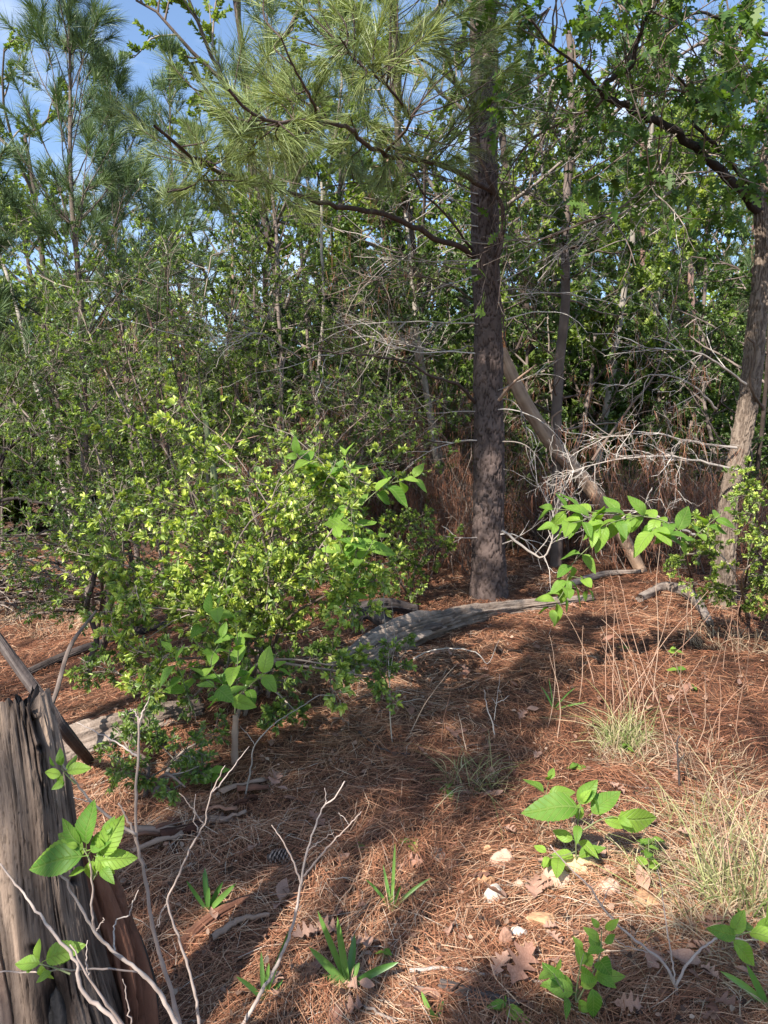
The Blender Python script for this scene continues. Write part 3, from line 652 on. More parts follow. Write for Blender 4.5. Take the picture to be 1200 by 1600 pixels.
# ================================================================== the big pine
def big_pine():
    rs = np.random.RandomState(21); Y = 7.0; b = gpt(763, 932)
    Y = b[1]; root = thing('big_pine', 'thick dark barked pine standing in the middle with long needles overhead', 'pine tree', b)
    top = at(755, 0, Y); bot = at(763, 925, Y); bot[2] = b[2] - .12
    d = (top - bot) / (top[2] - bot[2]); P = [bot, bot + d*2.2 + V3(.02, 0, 0), bot + d*4.4 - V3(.012, 0, 0), bot + d*9.5]
    s = Y / 7.0
    g = Geo(); bark_trunk(g, P, np.array([.150, .135, .122, .115, .105, .09, .07, .05])*s, 110, 760, (.044, .105), .017, 3, flare=.055, lumpy=.06)
    obj('trunk', g, M['pine_bark'], root)
    limbs = [
     ([(745,400,Y),(690,375,Y-.5),(600,335,Y-1.1),(520,322,Y-1.5),(440,300,Y-1.9),(380,285,Y-2.2),(330,262,Y-2.5),(285,228,Y-2.8),(240,200,Y-3)], .034),
     ([(772,300,Y-.1),(700,262,Y-.7),(620,245,Y-1.4),(570,225,Y-1.9),(545,200,Y-2.3),(490,188,Y-2.8),(420,190,Y-3.1),(380,165,Y-3.3),(355,140,Y-3.4)], .030),
     ([(497,188,Y-2.8),(485,150,Y-3),(455,100,Y-3.2),(440,60,Y-3.3)], .010),
     ([(600,240,Y-1.6),(640,190,Y-1.9),(610,140,Y-2.4),(560,100,Y-2.8),(530,60,Y-3.1)], .013),
     ([(775,400,Y-.1),(787,345,Y-.25),(775,305,Y-.3),(752,250,Y-.4),(742,195,Y-.5),(715,130,Y-.7),(692,80,Y-.9),(685,20,Y-1.2),(700,-40,Y-1.5)], .028),
     ([(788,350,Y-.2),(775,430,Y-.2),(785,490,Y-.22),(790,540,Y-.25)], .022),
     ([(745,632,Y),(715,600,Y-.3),(680,590,Y-.5),(640,568,Y-.7),(600,560,Y-.9),(540,552,Y-1.1),(480,546,Y-1.3)], .020),
     ([(742,395,Y),(700,340,Y-.3),(660,300,Y-.5),(640,270,Y-.6),(600,292,Y-1),(555,285,Y-1.3),(500,297,Y-1.5)], .014),
     ([(760,180,Y),(700,120,Y-.6),(640,80,Y-1.2),(600,40,Y-1.8)], .020),
     ([(760,100,Y),(820,60,Y-.6),(860,10,Y-1.2)], .018),
     ([(755,60,Y),(700,10,Y-.8),(650,-50,Y-1.6)], .020),
     ([(330,262,Y-2.5),(300,290,Y-2.7),(262,300,Y-2.9)], .008),
     ([(440,300,Y-1.9),(400,262,Y-2.2),(372,245,Y-2.5)], .009),
    ]
    paths = []
    for i, (pp, r) in enumerate(limbs):
        P = pxp(pp, len(pp)*4); P = P + rs.normal(size=P.shape) * r * .25
        g = Geo(); tube(g, P, np.linspace(r*.8, max(r*.22, .004), len(P)), 8, .35 + .3*rs.rand()); lb = obj('limb', g, M['limb_bark'], root)
        paths.append((P, lb, i, [], []))
    # needle tufts (pixel of the photograph, depth) each on its own twig from the nearest limb
    T = [(440,60,3.7),(520,75,3.8),(560,40,4),(355,140,3.7),(300,255,4.1),(400,205,3.9),(430,250,4.1),(245,195,4.1),(275,300,4.2),(375,265,4.4),(480,185,4.1),(560,130,4.3),(620,150,4.6),(590,85,4.2),(640,55,4.3),
         (465,110,3.9),(500,130,4),(330,215,4),(355,185,3.8),(410,150,3.9),(380,60,4.2),(470,20,3.9),(600,15,4.1),(655,165,5.2),(735,150,5.6),(640,235,5.2),(690,30,5),(740,20,5.4),(780,170,5.8),(540,190,4.6),(600,200,4.9),
         (430,215,4),(465,235,4.2),(395,240,4.1),(340,300,4.3),(420,290,4.6),(510,225,4.6),(790,40,5.5),(735,60,5.2),(710,190,5.6),(760,120,5.4),(680,215,5.3),(830,30,5.4),(800,230,6.2),(720,250,5.8),(620,100,4.5),(570,90,4.3),(660,20,4.6),(540,250,4.9),(590,290,5.2),(480,330,4.8),(440,200,4.0),(370,210,3.9),(620,-20,4.2),(480,100,3.9),(400,100,4.1),(520,150,4.2),(750,60,5.4),(775,10,5.2),(745,180,5.7),(785,130,5.5),(720,130,5.3),(760,-20,5.2),(810,70,5.3),(700,50,4.8),(560,10,4.6),(700,90,5.2),(770,90,5.6),(820,110,5.6),(660,110,4.8),(520,-30,3.9),(430,-30,3.9),(600,-40,4.2),(680,-30,4.8),
         (310,120,4.6),(340,90,4.6),(410,110,4.2),(505,40,4.1),(290,190,4.5),(235,240,4.6),(200,170,5),(620,280,5.6),(560,270,5.4)]
    for (px, py, y) in T:
        for q in range(2):
            p = at(px + rs.normal()*38*q, py + rs.normal()*30*q, y + rs.normal()*.3*q)
            best = None
            for k, (P, lb, i, a, c) in enumerate(paths):
                if i in (5, 6): continue
                dd = np.linalg.norm(P - p, axis=1) + 0.35*np.maximum(0, P[:, 2] - p[2]); j = int(np.argmin(dd))
                if best is None or dd[j] < best[0]: best = (dd[j], k, j)
            _, k, j = best; s0 = paths[k][0][j]; mid = (s0 + p)/2 - V3(0, 0, .06*np.linalg.norm(p-s0)) + rs.normal(size=3)*.03
            W = smooth_path([s0, mid, p], 8); paths[k][4].append(W); dd = norm(W[-1] - W[-2]); paths[k][3].append((p, norm(dd + V3(0, -.15, .15))))
            if q == 0 and rs.rand() < .6:
                paths[k][3].append((W[5], norm(W[6] - W[4])))
    for P, lb, i, tf, tw_ in paths:
        if tw_:
            g = Geo()
            for W in tw_: tube(g, W, np.linspace(.005, .003, len(W)), 4, .4)
            obj('twigs', g, M['pine_bark'], lb, kind='stuff')
        if tf:
            g = Geo(); tufts(g, rs, np.array([a for a, _ in tf]), np.array([c for _, c in tf]), 76, .205, .0034, .24, (8, 80), .55, .6, .14)
            obj('needles', g, M['needle_warm'], lb, kind='stuff')
    # dead drooping side twigs, pale, most of them near the trunk
    g = Geo(); sides = []
    def side_twig(px, py, y, d, L, r, curl, nsub=3):
        P, _ = wander(rs, at(px, py, y), d, L, 14, .07, 0, curl); tube(g, P, np.linspace(r, .002, 14), 5, rs.rand())
        for q in range(nsub):
            j = rs.randint(4, 12); P2, _ = wander(rs, P[j], norm(P[j+1]-P[j]) + perp(rs, norm(P[j+1:j+2]-P[j:j+1]))[0]*.8, L*(.25+.3*rs.rand()), 9, .12, -.04, curl*.6)
            tube(g, P2, np.linspace(r*.6, .0016, 9), 4, rs.rand())
    for py in list(range(150, 520, 17)):
        sg = rs.choice([-1, 1]); side_twig(762 + sg*15, py, Y - .1, V3(sg, -.4 + .6*rs.rand(), rs.uniform(-.35, .5)), rs.uniform(.4, 1.25), .0055, V3(0, 0, rs.uniform(-.10, .14)))
    for (px, py, sg, dz, L, cz) in [(745,412,-1,-.15,1.3,.05),(745,430,-1,-.35,.6,.02),(785,440,1,.5,.9,.02),(790,465,1,.1,1.0,-.05),(742,505,-1,-.05,1.5,-.01),(742,552,-1,0,1.4,.0),(778,610,1,.35,.6,.02),(742,643,-1,0,.9,0),
                                (775,625,1,.2,.5,-.22),(778,640,1,.05,.8,-.14),(745,688,-1,0,.75,-.05),(785,690,1,0,.7,-.12),(782,835,1,.2,.5,-.12),(745,840,-1,0,.35,.0),(785,850,1,.4,.45,.1),(770,380,-1,-.2,.9,.12),(790,500,1,.3,.8,-.12)]:
        side_twig(px, py, Y - .12, V3(sg, -.35, dz), L, .0065, V3(0, 0, cz))
    obj('dead_twigs', g, M['silver'], root, kind='stuff')
    return root
big_pine()

# leaning broken trunk against the pine
def leaning():
    b = gpt(1003, 893); g = Geo(); yb = b[1]
    P = [b + V3(.02, 0, -.05), at(985,860,yb-.02), at(945,792,yb+.02), at(905,742,yb+.08), at(860,690,yb+.12), at(815,620,yb+.15), at(783,548,yb+.2)]
    root = thing('leaning_dead_trunk', 'broken brown dead trunk leaning against the big pine', 'dead tree', b)
    log_mesh(g, P, [.055,.070,.076,.078,.075,.070,.062], 30, 120, .12, 8, freq=2.0); obj('trunk', g, M['tan_wood'], root)
    rs = np.random.RandomState(4); e = P[-1]; g = Geo()
    for i in range(14):
        p = e + V3(rs.uniform(-.05, .05), rs.uniform(-.05, .05), -.03); tube(g, [p, p + V3(rs.normal()*.01, 0, .06), p + V3(rs.normal()*.02 - .01, 0, rs.uniform(.1, .26))], [.014, .009, .001], 4, rs.rand())
    obj('splintered_end', g, M['raw_orange'], root)
    for pp in ([(870,700,yb),(862,655,yb-.05),(880,640,yb-.1)], [(885,722,yb),(870,712,yb-.1)], [(780,625,6.5),(800,600,6.3),(838,570,6.1)]):
        g = Geo(); tube(g, pxp(pp, 8), np.linspace(.016, .007, 8), 6, .6); obj('branch_stub', g, M['dead_brown'], root)
leaning()

# ================================================================== the oak at the side, with its limb and leaves
def oak():
    rs = np.random.RandomState(31); b = gpt(1132, 948); Y = b[1]; s = Y/5.5
    root = thing('oak_tree', 'rough barked oak bending upward with a long limb arching over the clearing', 'oak tree', b)
    P = [at(1128,965,Y), at(1131,900,Y), at(1135,840,Y), at(1141,770,Y), at(1158,690,Y), at(1172,610,Y), at(1183,500,Y), at(1193,400,Y), at(1192,330,Y), at(1203,240,Y+.05), at(1215,120,Y+.2), at(1222,-60,Y+.3)]
    P[0][2] = b[2] - .1
    g = Geo(); bark_trunk(g, P, np.array([.078,.066,.062,.066,.070,.064,.056,.051,.055,.040,.034,.026])*s, 120, 700, (.017, .06), .013, 12, flare=.03, lumpy=.12, style='furrow')
    obj('trunk', g, M['oak_bark'], root)
    limbs = [([(1190,332,Y),(1150,290,Y-.15),(1100,243,Y-.35),(1050,203,Y-.55),(1000,180,Y-.7),(960,158,Y-.8),(937,140,Y-.9)], .042, .022),
             ([(937,140,Y-.9),(960,118,Y-.95),(985,106,Y-1),(995,70,Y-1.1),(1010,30,Y-1.2),(1040,-20,Y-1.3)], .020, .010),
             ([(937,140,Y-.9),(900,100,Y-1.1),(860,70,Y-1.2),(830,30,Y-1.3)], .012, .006),
             ([(1185,320,Y),(1165,280,Y-.2),(1120,230,Y-.3),(1080,190,Y-.5)], .022, .012),
             ([(1205,115,Y),(1170,118,Y-.3),(1140,150,Y-.5),(1100,170,Y-.7),(1060,120,Y-.9)], .022, .008),
             ([(1218,60,Y),(1150,40,Y-.5),(1090,20,Y-.9),(1040,50,Y-1.1)], .018, .007),
             ([(1192,640,Y),(1172,600,Y-.2),(1180,545,Y-.3),(1168,528,Y-.35)], .014, .008),
             ([(1050,203,Y-.55),(1040,260,Y-.6),(1000,300,Y-.8),(960,330,Y-.9),(900,350,Y-1)], .010, .005)]
    tipsP = []; out = {'br': [], 'tips': []}
    for i, (pp, r0, r1) in enumerate(limbs):
        P = pxp(pp, len(pp)*5) + rs.normal(size=(len(pp)*5, 3))*r0*.2; g = Geo(); tube(g, P, np.linspace(r0, r1, len(P)), 10, .2+.3*rs.rand()); lb = obj('limb', g, M['dark_wood'] if i < 6 else M['oak_bark'], root)
        o2 = {'br': [], 'tips': []}
        if i == 6: continue
        for k in range(7 if i else 11):
            j = rs.randint(len(P)//4, len(P)-1); d = norm(norm(P[j+1]-P[j])*.5 + perp(rs, norm(P[j+1:j+2]-P[j:j+1]))[0] + V3(-.1, -.15, .25))
            grow(rs, P[j], d, .45+.45*rs.rand(), .007, 1, 3, o2, (0, 4, 3), .55, 48, wig=.16, up=-.01)
        g = Geo(); tubes_of(g, o2['br'], rs, (5, 5, 4, 3)); obj('twigs', g, M['twig'], lb, kind='stuff'); out['tips'] += o2['tips']
    # green leaves: the largest 290 singly, the rest joined
    spots = []
    for t in out['tips']:
        for q in range(3): spots.append((t[rs.randint(2, len(t))], norm(t[-1]-t[0])))
    keep = []
    for p, d in spots:
        q = p - CAM; py = 800 - FPX*((q[2]*cP + q[1]*sP)/(q[1]*cP - q[2]*sP)); px = 600 + FPX*q[0]/(q[1]*cP - q[2]*sP)
        if py < 330 + 60*rs.rand() or rs.rand() < .12: keep.append((p, d, -100 < px < 1300 and -100 < py))
    rs.shuffle(keep); keep.sort(key=lambda a: not a[2])
    g = Geo(); P_, D_ = [], []
    for i, (p, d, v) in enumerate(keep):
        dd = norm(d*.4 + rs.normal(size=3)*.7 + V3(0, 0, -.35)); nn = norm(V3(0, -.3, 1) + rs.normal(size=3)*.5)
        if i < 290: put_blade('leaf', OAKL[rs.randint(3)], p, dd, nn, .085 + .045*rs.rand(), root)
        else: P_.append(p); D_.append(dd)
    if P_:
        P_, D_ = np.array(P_), np.array(D_); n = len(P_)
        S_ = norm(np.cross(rs.normal(size=(n, 3))*.5 + V3(0, -.3, 1), D_)); sz = (.08 + .045*rs.rand(n))
        prof = OAKP[::1]; x = np.linspace(0, 1, len(prof))
        v = np.stack([P_[:, None] + D_[:, None]*(x*sz[:, None])[..., None] + sg*S_[:, None]*(prof*sz[:, None])[..., None] - V3(0, 0, 1)*(.25*x**2*sz[:, None])[..., None] for sg in (-1, 1)], 2)
        k = len(prof); b_ = (np.arange(n)*2*k)[:, None] + (np.arange(k-1)*2)[None]
        g.add(v, np.stack([b_, b_+1, b_+3, b_+2], -1).reshape(-1, 4), np.repeat(rs.rand(n), 2*k)); obj('foliage', g, M['oak'], root, kind='stuff')
    return root, Y
OAK, OY = oak()

# pale bleached dead branches reaching out beside the oak, hung with brown needles
def bleached(label, stem, nsub, seed, L=.35, mat='silver', straw=True, r=.012, sub=(0, 3, 2)):
    rs = np.random.RandomState(seed); P = pxp(stem, 20); root = thing('dead_branch', label, 'dead branch', P[0])
    g = Geo(); tube(g, P + rs.normal(size=P.shape)*.004, np.linspace(r, .003, 20), 6, .4); obj('stem', g, M[mat], root)
    out = {'br': [], 'tips': []}
    for k in range(nsub):
        j = rs.randint(4, 19); d = norm(norm(P[j]-P[j-1])*.8 + rs.normal(size=3)*V3(.5, .5, .75))
        grow(rs, P[j], d, L*(.5+.8*rs.rand()), .004, 1, 3, out, sub, .6, 45, wig=.22, up=0)
    g = Geo(); tubes_of(g, out['br'], rs, (4, 4, 3, 3), .0014); obj('twigs', g, M[mat], root, kind='stuff')
    if straw:
        T = np.array(out['tips'])[:, 3]; T = T[rs.rand(len(T)) < .5]; g = Geo(); hang_straw(g, rs, T, 4, .16, .003); obj('draped_straw', g, M['hang'], root, kind='stuff')
y = OY
bleached('bleached silvery dead branch with curled twigs in front of the oak trunk', [(1160,735,y-.2),(1100,722,y-.3),(1040,712,y-.4),(980,716,y-.5),(930,726,y-.5),(880,740,y-.4)], 30, 41, .30)
bleached('bleached dead branch hung with brown needles just above the silvery one', [(1150,700,y-.1),(1080,690,y-.2),(1020,676,y-.3),(960,682,y-.3),(900,690,y-.2)], 18, 42, .30)
bleached('arching grey dead branch high on the oak trunk', [(1165,600,y-.1),(1110,560,y-.3),(1070,548,y-.4),(1020,545,y-.4),(990,535,y-.3)], 10, 43, .5, 'silver')
bleached('thin pale dead branch crossing toward the leaning trunk', [(1120,640,y),(1080,600,y-.2),(1030,585,y-.2),(1000,592,y-.1),(970,610,y)], 9, 44, .35)
bleached('pale dead branch low behind the bright green sprays', [(1085,835,y-.5),(1050,820,y-.6),(1010,800,y-.6),(975,798,y-.6)], 8, 45, .25, 'silver', False)
bleached('long straight grey stick slanting up behind the oak', [(925,720,y+.2),(980,640,y+.3),(1030,570,y+.4),(1060,440,y+.4),(1075,330,y+.4)], 9, 46, .4, 'twig', False)
bleached('tangle of wiry grey twigs low beside the leaning trunk', [(785,830,6.1),(850,870,6),(870,800,5.9),(880,745,5.8)], 12, 47, .55, 'silver', False)
bleached('fine dead twigs hanging high between pine and oak', [(1000,60,y-.8),(950,150,y-.7),(880,190,y-.6),(820,230,y-.5),(760,330,y)], 26, 48, .6, 'twig', False)
bleached('fine dead twigs under the oak limb', [(1100,243,y-.3),(1050,300,y-.4),(980,330,y-.4),(900,370,y-.3),(840,440,y-.2)], 24, 49, .6, 'silver', False)
bleached('stiff dead twigs above the oak limb', [(1180,200,y-.3),(1120,180,y-.5),(1060,140,y-.6),(1000,150,y-.8),(950,110,y-.8)], 24, 50, .5, 'twig', False)

bleached('drooping brown hung dead twigs by the upper pine trunk', [(745,300,6.9),(700,280,6.6),(650,270,6.4),(590,290,6.2)], 16, 51, .5, 'twig', r=.007)
bleached('dead twigs with brown needles under the long pine limb', [(742,470,6.9),(690,440,6.7),(620,430,6.5),(540,450,6.3)], 18, 52, .6, 'twig', r=.008)
bleached('fine grey dead twigs crossing before the blotched pale stems', [(742,540,6.9),(680,550,6.7),(600,530,6.6),(510,560,6.5)], 18, 53, .6, 'silver', r=.007)
bleached('long sagging dead twigs between the thicket and the pine', [(742,690,6.9),(680,690,6.7),(600,670,6.5),(520,690,6.4)], 14, 54, .55, 'twig', r=.007)
bleached('dead twigs with brown needles around the dark holly trunk', [(868,560,7.8),(830,520,7.5),(800,440,7.2),(790,360,7)], 16, 55, .6, 'twig', r=.007)
bleached('reddish dead twigs hanging above the yaupon thicket', [(300,480,8.6),(270,520,8.2),(240,560,8),(200,600,7.8)], 18, 56, .6, 'dead_brown', r=.008)
bleached('bent grey twigs poking out of the yaupon thicket top', [(470,560,7),(400,520,6.8),(330,540,6.6),(270,500,6.4)], 16, 57, .6, 'silver', False, r=.006)
# ================================================================== slender pines on the near left and thin stems between
def stem_path(px0, py0, px1, py1, Y, H=None, wob=.03, seed=0, via=()):
    """stem rooted in the ground at depth Y under (px0, py0), passing (px1, py1)"""
    rs = np.random.RandomState(seed); a, b = at(px0, py0, Y), at(px1, py1, Y); a0 = a.copy()
    k = (b - a) / max(b[2]-a[2], .1); z = gz(a[0], Y) - .1; base = a + k*(z - a[2]); P = [base]
    top = b + k*((H or b[2]) - b[2])
    n = 6
    for i in range(1, n+1): P.append(base + (top-base)*i/n + V3(rs.normal()*wob, rs.normal()*wob, 0)*(1 if i < n else 0))

    return np.array(P)
def traced_pine(name_label, px0, py0, px1, py1, Y, H, r, seed, first, nl=.2, nm=60, nw=.005, blen=.34, mat='needle', bark='thin_bark', whorl=.36, dead=10, cat='pine tree'):
    P = stem_path(px0, py0, px1, py1, Y, H, .03, seed)
    b = V3(P[0][0], P[0][1], gz(P[0][0], P[0][1]))
    return pine_tree(None, 'young_pine', name_label, cat, seed, 0, r, nl, nm, nw, M[mat], M[bark], whorl, first, path=P, loc=b, blen=blen, dead=dead, tw=1.2)
traced_pine('slender young pine standing clear against the blue sky', 138, 900, 110, 60, 8.0, 6.9, .055, 61, .32, .22, 74, .0055, .56)
traced_pine('thin young pine just behind the one that stands clear against the sky', 205, 700, 172, 130, 9.6, 6.7, .04, 62, .35, .22, 62, .006, .52)
traced_pine('young pine with drooping side branches at the picture edge', -40, 800, -70, 300, 7.0, 5.0, .05, 63, .35, .2, 60, .0055, .55)
traced_pine('slim pine with a sparse crown above the yaupon thicket', 300, 700, 272, 200, 11, 7.6, .05, 64, .5, .2, 46, .007, .40, whorl=.5)
traced_pine('slim dark pine rising behind the limb of the big pine', 440, 700, 425, 250, 11.5, 9.5, .055, 65, .5, .2, 46, .007, .38, whorl=.5)
traced_pine('tall pine whose top shows above the middle of the clearing', 500, 700, 540, 250, 13, 10.5, .06, 66, .55, .2, 46, .008, .38, whorl=.5)
traced_pine('grey green pine filling the gap beside the arching oak limb', 1090, 700, 1110, 250, 12, 8.5, .05, 67, .35, .2, 46, .007, .42, whorl=.5)
traced_pine('pale pine seen through the oak limb', 985, 680, 1015, 300, 15, 10, .05, 68, .4, .2, 40, .008, .42, whorl=.55)

def bare_stem(label, px0, py0, px1, py1, Y, r, seed, bark='thin_bark', dead=8, H=None, leafy=None, name='thin_tree', dl=.7, cat='tree'):
    rs = np.random.RandomState(seed); P = smooth_path(stem_path(px0, py0, px1, py1, Y, H, .035, seed), 34)
    b = V3(P[0][0], P[0][1], gz(P[0][0], P[0][1])); root = thing(name, label, cat, b)
    g = Geo(); tube(g, P + rs.normal(size=P.shape)*r*.12, np.linspace(r, r*.45, 34), 9, rs.rand()*.5+.25); obj('trunk', g, M[bark], root)
    g = Geo()
    for k in range(dead):
        j = rs.randint(6, 33); a = rs.rand()*6.28
        Q, _ = wander(rs, P[j], V3(math.cos(a), math.sin(a), rs.uniform(-.2, .6)), dl*(.4+rs.rand()), 10, .12, -.02); tube(g, Q, np.linspace(max(r*.22, .005), .0022, 10), 4, rs.rand())
        for q in range(3):
            i = rs.randint(3, 8); Q2, _ = wander(rs, Q[i], norm(Q[i+1]-Q[i]) + rs.normal(size=3)*.6, dl*.3, 6, .15, 0); tube(g, Q2, np.linspace(.0035, .0018, 6), 3, rs.rand())
    if dead: obj('dead_twigs', g, M['twig'], root, kind='stuff')
    if leafy:
        out = {'br': [], 'tips': []}
        for k in range(leafy[0]):
            j = rs.randint(int(34*leafy[1]), 33); a = rs.rand()*6.28
            grow(rs, P[j], V3(math.cos(a), math.sin(a), .4), leafy[2]*(.6+.6*rs.rand()), .009, 1, 3, out, (0, 6, 5), .5, 55, up=.02)
        g = Geo(); tubes_of(g, out['br'], rs); obj('branches', g, M[bark], root, kind='stuff')
        g = Geo(); leaf_tips(g, rs, out['tips'], leafy[3], leafy[4], leafy[4]*.6, .3, .6, .3); obj('foliage', g, M[leafy[5]], root, kind='stuff')
    return root
bare_stem('thin dead grey stem between the yaupon thicket and the big pine', 497, 720, 503, 285, 8.6, .032, 71, 'pale_bark', 12)
bare_stem('dark slim stem, first of two close together left of centre', 366, 640, 363, 300, 10.5, .034, 72, 'dead_brown', 8, 5.2)
bare_stem('dark slim stem with a crooked top, second of two close together', 398, 640, 397, 300, 10.8, .034, 73, 'thin_bark', 8, 5.4)
bare_stem('stout shaded stem behind the thin dead grey one', 437, 720, 434, 420, 9.8, .042, 74, 'thin_bark', 10, 4.6, (8, .6, .9, 22, .04, 'holly'))
bare_stem('slanting pinkish stem inside the yaupon thicket', 262, 740, 236, 560, 8.6, .032, 75, 'red_bark', 10, 3.8)
bare_stem('reddish stem with shaggy bark inside the yaupon thicket', 300, 760, 268, 470, 9.0, .042, 76, 'red_bark', 12, 4.6)
bare_stem('holly with a dark straight trunk just behind the big pine', 868, 890, 884, 190, 8.0, .068, 77, 'thin_bark', 14, 6.2, (22, .45, 1.0, 26, .04, 'holly'), 'holly_tree', .9)
bare_stem('grey crooked tree behind the leaning trunk', 938, 690, 985, 405, 10.2, .06, 78, 'pale_bark', 10, 6.5, (12, .45, 1.2, 22, .07, 'far_leaf'))
bare_stem('thin pale tree beyond the crooked grey one', 1015, 640, 1035, 380, 12.5, .05, 79, 'pale_bark', 6, 7.5, (12, .4, 1.4, 22, .08, 'far_leaf'))
bare_stem('blotched pale stem, stoutest of the cluster beside the big pine', 693, 870, 655, 520, 8.8, .048, 80, 'pale_bark', 8, 4.6, (10, .5, .9, 24, .04, 'holly'), 'thin_tree')
bare_stem('blotched pale stem leaning inside the cluster beside the big pine', 722, 880, 672, 640, 8.9, .036, 81, 'pale_bark', 8, 4.2, (8, .5, .9, 24, .04, 'holly'), 'thin_tree')
bare_stem('short pale stub standing straight beside the big pine', 727, 890, 724, 800, 8.3, .022, 82, 'pale_bark', 0, 1.35, None, 'dead_stub', .3, 'dead tree')
bare_stem('pale tree far off in the sunny woods at the clearing edge', 60, 620, 20, 470, 13, .05, 83, 'pale_bark', 6, 7, (12, .4, 1.4, 22, .08, 'far_leaf'))
bare_stem('straight brown tree in the shade beside the oak', 1090, 760, 1078, 300, 12.0, .07, 84, 'red_bark', 6, 8, (10, .5, 1.3, 22, .07, 'holly'))
bare_stem('thin dark tree at the far end of the thicket', 640, 620, 610, 300, 13, .05, 85, 'dead_brown', 6, 7, (12, .4, 1.3, 22, .07, 'holly'))
# dark limbs and the brush heap by the clearing
def heap():
    c = V3(*at(20, 800, 8.5)[:2], 0); c[2] = gz(c[0], c[1]); rs = np.random.RandomState(90)
    root = thing('brush_heap', 'grey brush heap of tangled dead limbs at the edge of the clearing', 'brush heap', c); g = Geo()
    for i in range(260):
        x, y = c[0] + rs.normal()*.75, c[1] + rs.normal()*.5; z = gz(x, y) + abs(rs.normal())*.45*max(.1, 1 - abs(x-c[0])/1.9)
        a = rs.rand()*6.28; P, _ = wander(rs, V3(x, y, z), V3(math.cos(a), math.sin(a)*.7, rs.uniform(-.1, .5)), rs.uniform(.6, 1.6), 12, .1, -.02, V3(0, 0, rs.uniform(-.09, .02)))
        P[:, 2] = np.maximum(P[:, 2], ground_z(P[:, 0], P[:, 1]) + .005)
        tube(g, P, np.linspace(rs.uniform(.005, .016), .003, 12), 4, rs.rand())
    obj('sticks', g, M['thin_bark'], root, kind='stuff')
    for pp, r in (([(-40,760,7.6),(0,715,7.5),(25,690,7.5),(60,678,7.5),(88,676,7.5)], .032), ([(-30,790,7.4),(0,730,7.3),(20,690,7.3),(55,650,7.3),(62,630,7.3)], .02), ([(-40,800,7.3),(10,780,7.2),(50,783,7.2),(110,800,7.1),(150,812,7)], .02), ([(-20,700,8),(30,765,7.8),(90,765,7.6),(150,760,7.4)], .014)):
        g = Geo(); P = pxp(pp); tube(g, P + rs.normal(size=P.shape)*.006, np.linspace(r, r*.4, len(P)), 8, .2); obj('limb', g, M['dark_wood'], root)
heap()

# ================================================================== yaupon thicket and sunlit bush
def bush(label, base, stems, seed, leafn, L, spread=55, t0=.4, tv=.55, tip=.5, mat='yaupon', hexa=True, r=.012, nsub=(6, 4), ratio=.45, name='yaupon_bush', bark='twig', cat='bush', bunch=.7, up=.0, maxl=2):
    """stems: pixel paths; leafy side shoots on each"""
    rs = np.random.RandomState(seed); root = thing(name, label, cat, base); out = {'br': [], 'tips': []}; gs = Geo()
    for (pp, sub, sl) in stems:
        P = np.array([base + rs.normal(size=3)*V3(.04, .04, 0)] + [at(*q) for q in pp]); P = smooth_path(P, 24); tube(gs, P, np.linspace(r, r*.3, 24), 6, rs.rand())
        for k in range(sub):
            j = rs.randint(6, 24) if rs.rand() < .85 else 23; d = norm(P[min(j, 22)+1]-P[min(j, 22)]); q = perp(rs, d[None])[0]
            q[2] = q[2]*.35 + .1; grow(rs, P[j if j < 24 else 23], norm(d*.35 + q), sl*(.5+.7*rs.rand()), .004, 0, maxl, out, nsub, ratio, spread, wig=.15, up=up, lo=.2)
    obj('stems', gs, M[bark], root, kind='stuff')
    g = Geo(); tubes_of(g, out['br'], rs, (4, 3, 3, 3), .0015); obj('shoots', g, M['shoot'], root, kind='stuff')
    g = Geo(); leaf_tips(g, rs, out['tips'], leafn, L, L*.47, t0, tv, tip, hexa=hexa, bunch=bunch, along=.7); obj('foliage', g, M[mat], root, kind='stuff')
    return root
b0 = gpt(400, 1085)
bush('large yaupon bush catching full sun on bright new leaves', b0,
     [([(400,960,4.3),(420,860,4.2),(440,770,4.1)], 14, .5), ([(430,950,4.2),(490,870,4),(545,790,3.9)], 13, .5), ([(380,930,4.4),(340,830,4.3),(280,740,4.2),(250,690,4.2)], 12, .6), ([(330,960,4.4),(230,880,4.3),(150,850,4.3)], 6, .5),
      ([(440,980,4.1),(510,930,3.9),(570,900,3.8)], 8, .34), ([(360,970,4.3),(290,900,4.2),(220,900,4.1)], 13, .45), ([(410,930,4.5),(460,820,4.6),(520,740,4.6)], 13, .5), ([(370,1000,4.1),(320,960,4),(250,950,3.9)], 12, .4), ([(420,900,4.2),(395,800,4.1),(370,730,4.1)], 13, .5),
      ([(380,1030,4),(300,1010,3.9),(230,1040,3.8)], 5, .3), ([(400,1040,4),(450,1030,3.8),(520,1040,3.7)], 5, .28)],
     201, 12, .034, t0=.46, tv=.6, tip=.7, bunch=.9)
bush('dark lower yaupon skirt drooping toward the slope', gpt(380, 1120),
     [([(400,1040,3.9),(470,1040,3.8),(590,1060,3.7)], 7, .25), ([(350,1040,4),(280,1030,3.9),(200,1060,3.8)], 7, .35), ([(400,1060,3.8),(430,1080,3.7),(460,1110,3.6)], 4, .25), ([(340,1060,3.8),(300,1090,3.7),(250,1120,3.6)], 5, .3)],
     202, 9, .028, t0=.32, tv=.5, tip=.35)
